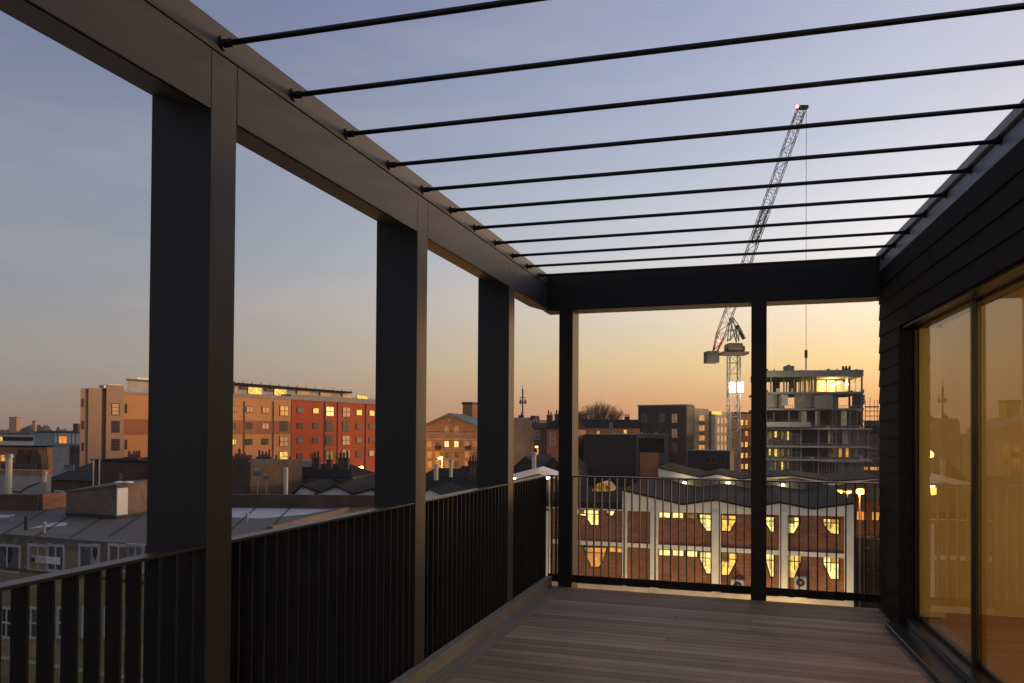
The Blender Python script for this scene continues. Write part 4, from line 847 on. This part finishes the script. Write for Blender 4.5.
P2.win(59.2, 436.3, 66.8, 443.3, 'orange', 'offwhite', .2, (1, 0), .08); P2.box(53.5, 443.6, 79, 444.1, 'conc_dk', 'string_course', .1, .199)
for x in (56.5, 70.5, 74.5): P2.box(x, 432.5, x+.3, 447, 'conc_dk', 'joint', .12, .199)
P3 = Bld('rendered_house', 'cream rendered box house in front of the teal office', 'house', 47, 118, 80, 117); P3.box(48, 445.8, 69, 470, 'offwhite', 'wall', 0, 8, bottom=0); P3.box(69.1, 445.5, 79, 470, 'conc_dk', 'wall', .4, 8, bottom=0); P3.box(47.5, 445.2, 69.5, 445.9, 'conc', 'roof', -.1, 8); P3.win(71, 448, 74, 454, 'dkglass', 'conc', .4, (1, 0)); P3.win(75.5, 448, 78, 454, 'dkglass', 'conc', .4, (1, 0))
# orange lit house with big chimneys
P4 = Bld('brick_house', 'orange lit brick house with two broad dark chimney stacks at the left edge', 'house', -30, 88, 47, 86); P4.skew(-30, 446.5, 47, 480, 'brickor', 'wall', 0, .8, bottom=0); P4.skew(-31, 445.4, 47.5, 446.6, 'slate', 'roof', -.2, .8)
for x in (17, 31): 
    xx, z = P4.pt(x+4.5, 449.5, -1.2); zb_ = P4.pt(x, 470, -1.2)[1]; B().prism([(xx-.85, zb_), (xx+.85, zb_), (xx+.75, z-.8), (xx+.3, z), (xx-.4, z), (xx-.75, z-.8)], -1.2, -.2).build('chimney', M['brickdk'], P4.t)
P4.box(13, 463, 47, 470, 'brickdk', 'extension', -1.6, -.05, bottom=0); P4.box(-10, 455, 11, 461, 'amber', 'window', -.05, -.003)
for x in (-4, 1, 6): P4.box(x, 455, x+.7, 461, 'brickdk', 'glazing_bar', -.1, -.051)
P5 = Bld('yard_wall', 'pale rendered yard wall with red brick coping and a drooping black cable', 'wall', -30, 66, 46, 65); P5.box(-30, 474.8, 46, 500, 'conc_lt', 'wall', 0, .6, bottom=0); P5.box(-30, 469.6, 43, 474.7, 'brickor', 'coping', -.05, .7)
m_ = B(); pts = [(10, 490), (20, 492.5), (28, 487), (40, 482.5)]
for p, q in zip(pts[:-1], pts[1:]): a = P5.pt(*p); b_ = P5.pt(*q); m_.tube((a[0], -.06, a[1]), (b_[0], -.06, b_[1]), .05, 5)
m_.build('cable', M['dark'], P5.t)
pipe(9, 457.5, 496, 61, .24, 'stout cream vent pipe at the left edge'); pipe(44.5, 474, 482, 60, .16, 'short pale vent cowl at the end of the yard wall', True)
P6 = Bld('slate_house', 'grey slate roof with a rectangular skylight below the cream box house', 'house', 46, 78, 96, 76, 'slate roofed houses behind the flat roof')
P6.box(47, 481, 97, 500, 'brickdk', 'wall', 0, 8, bottom=0)
a0 = P6.pt(47, 480)[0]; a1 = P6.pt(96, 480)[0]; z0 = P6.pt(70, 480)[1]; z1 = P6.pt(70, 460.5, 6)[1]; B().add([(a0, -.3, z0), (a1, -.3, z0), (a1, 6, z1), (a0, 6, z1), (a0, 6, z0), (a1, 6, z0)], [(0, 1, 2, 3), (0, 3, 4), (1, 5, 2), (3, 2, 5, 4), (0, 4, 5, 1)]).build('roof', M['slate2'], P6.t)
sl = (z1-z0)/6.3
def onr(px, py):
    y_ = 2.5; a, z = P6.pt(px, py, y_); 
    for _ in range(8): y_ = (z-z0)/sl-.3; a, z = P6.pt(px, py, y_)
    return (a, y_-.05, z+.08)
q_ = [onr(64, 471), onr(74.5, 471), onr(74.5, 466), onr(64, 466)]; sk_ = B().add(q_, [(0, 1, 2, 3)]).build('skylight', M['dkglass'], P6.t); m_ = B()
for i in range(4): m_.tube(q_[i], q_[(i+1) % 4], .09, 4)
m_.build('frame', M['conc'], sk_)
P6.win(55.5, 491.5, 64, 494.5, 'dkglass', 'white', 0, (0, 0), .1)
P7 = Bld('slate_house', 'dark brick house with clustered chimney pots left of the widest post', 'house', 92, 74, 170, 70, 'slate roofed houses behind the flat roof')
P7.box(93, 462, 175, 500, 'brickdk', 'wall', 0, 8, bottom=0); P7.box(92, 460.3, 176, 462, 'slate', 'roof', -.2, 8)
x_, zt_ = P7.pt(131, 458.5, 1); chimney(P7, x_, 1, P7.pt(131, 475, 1)[1], zt_, 1.7, .7, 5); x_, zt_ = P7.pt(134, 470, -1); B().box(x_-.9, x_+.9, -1, 0, P7.pt(134, 486, -1)[1]-3, zt_).build('chimney', M['brickdk'], P7.t)
P7.box(130.5, 473, 133, 478.5, 'conc', 'vent', -1.2, -1.05)
pipe(93.5, 460, 486, 64, .05, 'thin dark vent pole, left of the pair behind the brick roof hut', False); pipe(99.5, 459, 486, 63, .05, 'thin white vent pole, right of the pair behind the brick roof hut', False)

# ------------------------------------------------------------------ flat roofed foreground building
RZ = -4.0
def rp(px, py, z=RZ): P = ground_pt(px, py, z); return (P.x, P.y)
FB = thing('flat_roofed_building', 'old yellow brick building with broken windows and a patched grey felt roof', 'building')
front = [rp(-120, 524), rp(147, 545), rp(232, 552), rp(269, 529), rp(345, 508.5), rp(400, 503)]
back = [rp(400, 498), rp(60, 497.5), rp(-150, 496)]
poly = front+back
B().slab(poly, GZ, RZ-.30).build('wall', M['brickyel'], FB)
def grow_(pl, k): c = Vector((sum(p[0] for p in pl)/len(pl), sum(p[1] for p in pl)/len(pl))); return [((p[0]-c.x)*k+c.x, (p[1]-c.y)*k+c.y) for p in pl]
B().slab(grow_(poly, 1.001), RZ-.20, RZ).build('roof', M['felt'], FB)
B().slab(grow_(poly, 1.004), RZ-.46, RZ-.205).build('cornice', mat('flaking_cornice', (.30, .26, .20), .85, .5, 2.5, col2=(.06, .05, .045)), FB)
# parapets
def wall_seg(p, q, w, z0, z1, mt, name):
    p = Vector(p); q = Vector(q); n_ = Vector((-(q-p).y, (q-p).x)).normalized()*w/2
    B().slab([tuple(p-n_), tuple(q-n_), tuple(q+n_), tuple(p+n_)], z0, z1).build(name, M[mt], FB)
wall_seg(rp(228, 506.6), rp(392, 507.5), .35, RZ+.001, -3.12, 'brickdk', 'parapet'); wall_seg(rp(150, 506.5), rp(228, 506.6), .35, RZ+.001, -3.12, 'brickdk', 'parapet')
wall_seg(rp(269.5, 528.5), rp(347, 508.8), .4, RZ-.3, RZ+.12, 'brickbrn', 'parapet')
wall_seg(rp(-60, 509), rp(40, 510), .4, RZ+.001, -2.95, 'brickdk', 'parapet'); wall_seg(rp(40.2, 510), rp(66, 506.5), .4, RZ+.001, -2.95, 'brickred', 'parapet')
for pts in ([(232, 508), (232, 517.5), (262, 518.5), (305, 514.5), (332, 509.5)], [(29, 528.6), (66, 525.5), (68, 522.8), (55, 522.5)], [(-20, 519.5), (8, 517.5), (16, 515.2), (-20, 514.5)]):
    B().slab([rp(*p) for p in pts], RZ+.004, RZ+.012).build('roof_strip', M['patch'], FB)
P = rp(26, 530); B().tube((P[0], P[1], RZ), (P[0], P[1], RZ+.75), .09, 8).build('vent', M['dark'], FB)
for k_ in range(1, 9):       # seams of the felt
    a_ = Vector(rp(-60+40*k_, 548-1.2*k_)); b2_ = Vector(rp(20+34*k_, 506)); n_ = (b2_-a_).normalized(); n_ = Vector((-n_.y, n_.x))*.05
    a_ = a_+(b2_-a_)*.12
    B().slab([tuple(a_-n_), tuple(a_+n_), tuple(b2_+n_), tuple(b2_-n_)], RZ+.002, RZ+.02+.001*k_).build('felt_seam', M['slate2'], FB)
for px, py, hh in ((44, 533, .5), (205, 528, .6), (247, 522, .45), (12, 522, .35), (200, 514, .5)):
    P = rp(px, py); B().tube((P[0], P[1], RZ), (P[0], P[1], RZ+hh), .07, 8).tube((P[0], P[1], RZ+hh), (P[0], P[1], RZ+hh+.1), .13, 8, .08).build('vent', M['metal'], FB)
# street front with its windows
FBp = Bld('dummy', '', '', -120, 1, 147, 1)
bpy.data.objects.remove(FBp.t)
fa = Vector((*front[0], GZ)); fb = Vector((*front[1], GZ)); FBp.o = fa; FBp.dx = (fb-fa).normalized(); FBp.dy = Vector((-FBp.dx.y, FBp.dx.x, 0)); FBp.rz = math.atan2(FBp.dx.y, FBp.dx.x); FBp.zg = GZ
sub = bpy.data.objects.new('street_front', None); COL.objects.link(sub); sub.parent = FB; sub.location = fa; sub.rotation_euler = (0, 0, FBp.rz); FBp.t = sub
FBp.box(-60, 573.5, 150, 600, 'brickyel', 'lower_wall', -.06, -.003, bottom=3.5)
FBp.box(-60, 570.7, 150, 573.3, 'brickdk', 'string_course', -.16, -.003)
for x0, x1, ps in ((-3, 20, 'greyglass'), (31, 47, 'brickyel'), (49.5, 64, 'greyglass'), (81.5, 92, 'greyglass'), (94, 99, 'white'), (111, 128, 'brickbrn'), (130, 143, 'conc')):
    w_ = FBp.win(x0, 546.5, x1, 569.5, ps if ps != 'white' else 'offwhite', 'offwhite', -.003, (1 if x1-x0 > 12 else 0, 0), .13, proud=.09)
    w_['label'] = 'weathered window with cracked panes and peeling white frame'
FBp.box(34.5, 555, 47.5, 562.5, 'offwhite', 'board', -.16, -.1); FBp.box(48.6, 556.5, 62.5, 563.5, 'white', 'board', -.17, -.1); FBp.box(34.5, 557, 38, 561.5, 'dark', 'hole', -.18, -.161)
for pts in ([(10, 551), (13, 551), (11, 561), (6, 566)], [(92.5, 549), (98.5, 549), (96, 560)], [(3, 548), (12, 548), (8, 558)]): FBp.poly(pts, 'dark', 'hole', -.06, -.03)
for x0, x1 in ((3, 12), (26, 38), (60, 66), (85, 91), (107, 112), (128, 140)): 
    w_ = FBp.win(x0, 609, x1, 636, 'dkglass' if x0 % 2 else 'greyglass', 'offwhite', -.06, (1, 1), .13, proud=.09)
FBp.box(-60, 662, 150, 664.5, 'conc_lt', 'string_course', -.2, -.06)
# brick hut on the roof
HT = thing('roof_hut', 'low brick stair hut with white corner door standing on the grey felt roof', 'hut')
c1, c2, c3, c4 = rp(66, 515.8), rp(116, 519.2), rp(127, 518), rp(168, 511); bk = (c1[0]+c4[0]-c2[0], c1[1]+c4[1]-c2[1])
def ht_z(p, px, py): D_ = (Vector((p[0], p[1], 0))-Vector((CAM.x, CAM.y, 0))).dot(_f); return at(px, py, D_).z
zs = [ht_z(c1, 66, 491.5), ht_z(c2, 116, 485), ht_z(c3, 127, 484), ht_z(c4, 168, 479)]; zs.append(zs[0]+.3)
def pr(pl, z0, zt, k=1): 
    pl = grow_(pl, k); n = len(pl); m_ = B(); m_.add([(x, y, z0 if not isinstance(z0, list) else z0[i]) for i, (x, y) in enumerate(pl)]+[(x, y, zt[i]) for i, (x, y) in enumerate(pl)], [tuple(range(n-1, -1, -1)), tuple(range(n, 2*n))]+[(i, (i+1) % n, n+(i+1) % n, n+i) for i in range(n)]); return m_
hp = [c1, c2, c3, c4, bk]
pr(hp, RZ+.002, [z-.06 for z in zs]).build('wall', M['brickbrn'], HT); pr(hp, [z-.058 for z in zs], [z+.05 for z in zs], 1.04).build('roof', M['conc_dk'], HT)
pr(hp, RZ+.003, [RZ+.22]*5, 1.012).build('plinth', M['dark'], HT)
dv_ = Vector(c3)-Vector(c2); nn = Vector((dv_.y, -dv_.x)).normalized()*.08
B().slab([tuple(Vector(c2)+nn+dv_*.02), tuple(Vector(c3)+nn-dv_*.02), tuple(Vector(c3)+nn*.1-dv_*.02), tuple(Vector(c2)+nn*.1+dv_*.02)], RZ+.23, zs[1]-.2).build('door', M['white'], HT)
for px in (108, 118): 
    P = rp(px, 519); z_ = ht_z(P, px, 484.5); B().ball((P[0]+.2, P[1]+.6, z_+.1), .28, 8, 5, .3).build('roof_cover', M['white'], HT)

# ------------------------------------------------------------------ houses behind the parapet, between the wide posts
Q1 = Bld('brick_house', 'brown brick party wall topped by a row of chimney pots, right of the widest post', 'house', 205, 68, 252, 66)
Q1.box(200, 461.5, 250.5, 510, 'brickdk', 'wall', 0, 7, bottom=0); x_, zt_ = Q1.pt(240.5, 461.3, .4); chimney(Q1, x_, .4, zt_-1, zt_, 1.7, .7, 6); x_, zt_ = Q1.pt(237.5, 455, 1); chimney(Q1, x_, 1, zt_-2, zt_, .5, .5, 1)
for i, (px, py, lab, r_) in enumerate(((257, 472, 'larger round satellite dish on a pole in front of the dark party wall', .36), (266, 476.5, 'smaller round satellite dish on a pole, right of the larger dish', .27))):
    P = at(px, py, 62); Pb = at(px, 496, 62); t_ = thing('satellite_dish', lab, 'satellite dish', (P.x, P.y, Pb.z)); h = P.z-Pb.z
    B().tube((0, .1, 0), (0, .1, h), .035, 6).build('pole', M['metal'], t_); B().dome((0, 0, h), r_, (-.35, 1, .3)).build('dish', M['metal'], t_, smooth=True); B().tube((0, 0, h), (-.12, -.32, h-.12), .02, 5).build('feed_arm', M['metal'], t_)
Q2 = Bld('slate_house', 'dark slate roofed house with squat chimneys in front of the red apartment wing', 'house', 252, 74, 352, 73, 'slate roofed houses behind the flat roof')
Q2.box(251, 466, 284, 505, 'brickdk', 'wall', 0, 8, bottom=0); Q2.box(284, 477, 352, 505, 'brickbrn', 'wall', .2, 8, bottom=0)
a0 = Q2.pt(284, 470)[0]; a1 = Q2.pt(352, 470)[0]; z0 = Q2.pt(318, 477)[1]; z1 = Q2.pt(318, 463.8, 4)[1]; B().add([(a0, -.1, z0), (a1, -.1, z0), (a1-1.4, 4, z1), (a0, 4, z1), (a0, 8, z0), (a1, 8, z0)], [(0, 1, 2, 3), (3, 2, 5, 4), (0, 3, 4), (1, 5, 2), (0, 4, 5, 1)]).build('roof', M['slate'], Q2.t)
for cx, ct, n in ((263, 458, 4), (275, 462.5, 1), (288.5, 462.5, 1), (315.5, 459, 2), (328.5, 461, 1), (343, 459, 3)):
    x_, zt_ = Q2.pt(cx, ct, 2); chimney(Q2, x_, 2, zt_-2.2, zt_, .45 if n == 1 else n*.34, .6, n, 'offwhite' if n == 1 and cx < 300 else 'brickdk')
x_, zt_ = Q2.pt(304, 460.5, 3); B().box(x_-.6, x_+.9, 3, 3.6, zt_-.9, zt_).build('parapet', M['offwhite'], Q2.t)
for cx in (311, 336): a, z = Q2.pt(cx, 457, 2.3); B().tube((a, 2.3, z-1.5), (a, 2.3, z+.3), .025, 4).tube((a-.4, 2.3, z+.2), (a+.4, 2.3, z+.2), .02, 4).tube((a-.3, 2.3, z), (a+.3, 2.3, z), .02, 4).build('aerial', M['dark'], Q2.t)
pipe(286, 467.5, 496, 60, .17, 'bright cream vent pipe standing beside the white gables', False)
for (pts, D_, lab) in (([(295, 494), (302.5, 486), (323, 494)], 64, 'small white gable end nearest the cream vent pipe'), ([(318, 494), (337, 486.5), (352, 494)], 63, 'wider white gable end in the middle of the dark slates'), ([(352, 495), (372, 489.5), (392, 495)], 62, 'white gable end cut off by the second deep post')):
    b = Bld('gabled_shed', lab, 'shed', pts[0][0], D_, pts[2][0], D_, 'white gabled sheds behind the parapet'); (x0, y0), (x1, y1), (x2, y2) = pts
    b.poly([(x0, y0+6), (x0, y0-.5), (x1, y1), (x2, y2-.5), (x2, y2+6)], 'white', 'wall', 0, 7)
    pr_ = [b.pt(x0-3, y0-.6), b.pt(x1, y1-1.6), b.pt(x2+3, y2-.6)]; m_ = B()
    for (xa, za), (xb, zb_) in zip(pr_[:-1], pr_[1:]): m_.add([(xa, -.3, za), (xb, -.3, zb_), (xb, 16, zb_), (xa, 16, za), (xa, -.3, za-.16), (xb, -.3, zb_-.16), (xb, 16, zb_-.16), (xa, 16, za-.16)], [(0, 1, 2, 3), (4, 7, 6, 5), (0, 4, 5, 1), (2, 6, 7, 3), (0, 3, 7, 4), (1, 5, 6, 2)])
    m_.build('roof', M['slate'], b.t)
terrace_house('slate_house', 'broad dark slate roof rising behind the white gable ends', 300, 84, 425, 82, 484, 472, 10, 'brickdk', 'slate', group='slate roofed houses behind the flat roof')

# street lamp in the lane in front of the workshop
for i, px in enumerate((640, 790)):
    street_light('street_lamp', px, 640, 55, ('lane lamp hidden low behind the deck edge, left of the slim post', 'lane lamp hidden low behind the deck edge, right of the slim post')[i], 1500, (1, .66, .28), 'lampw', .2, 'lamps in the lane below the terrace')

# ------------------------------------------------------------------ thin evening haze over the city
hz = B().box(-2300, 2300, -300, 1850, GZ-1, 75)
hm_ = bpy.data.materials.new('haze'); hm_.use_nodes = True; t_ = hm_.node_tree; t_.nodes.clear(); o_ = t_.nodes.new('ShaderNodeOutputMaterial'); v_ = t_.nodes.new('ShaderNodeVolumePrincipled'); v_.inputs['Density'].default_value = .0002; v_.inputs['Color'].default_value = (.85, .84, .84, 1); v_.inputs['Anisotropy'].default_value = .2; t_.links.new(v_.outputs[0], o_.inputs['Volume'])
ho = hz.build('haze', hm_); kind(ho, 'stuff')
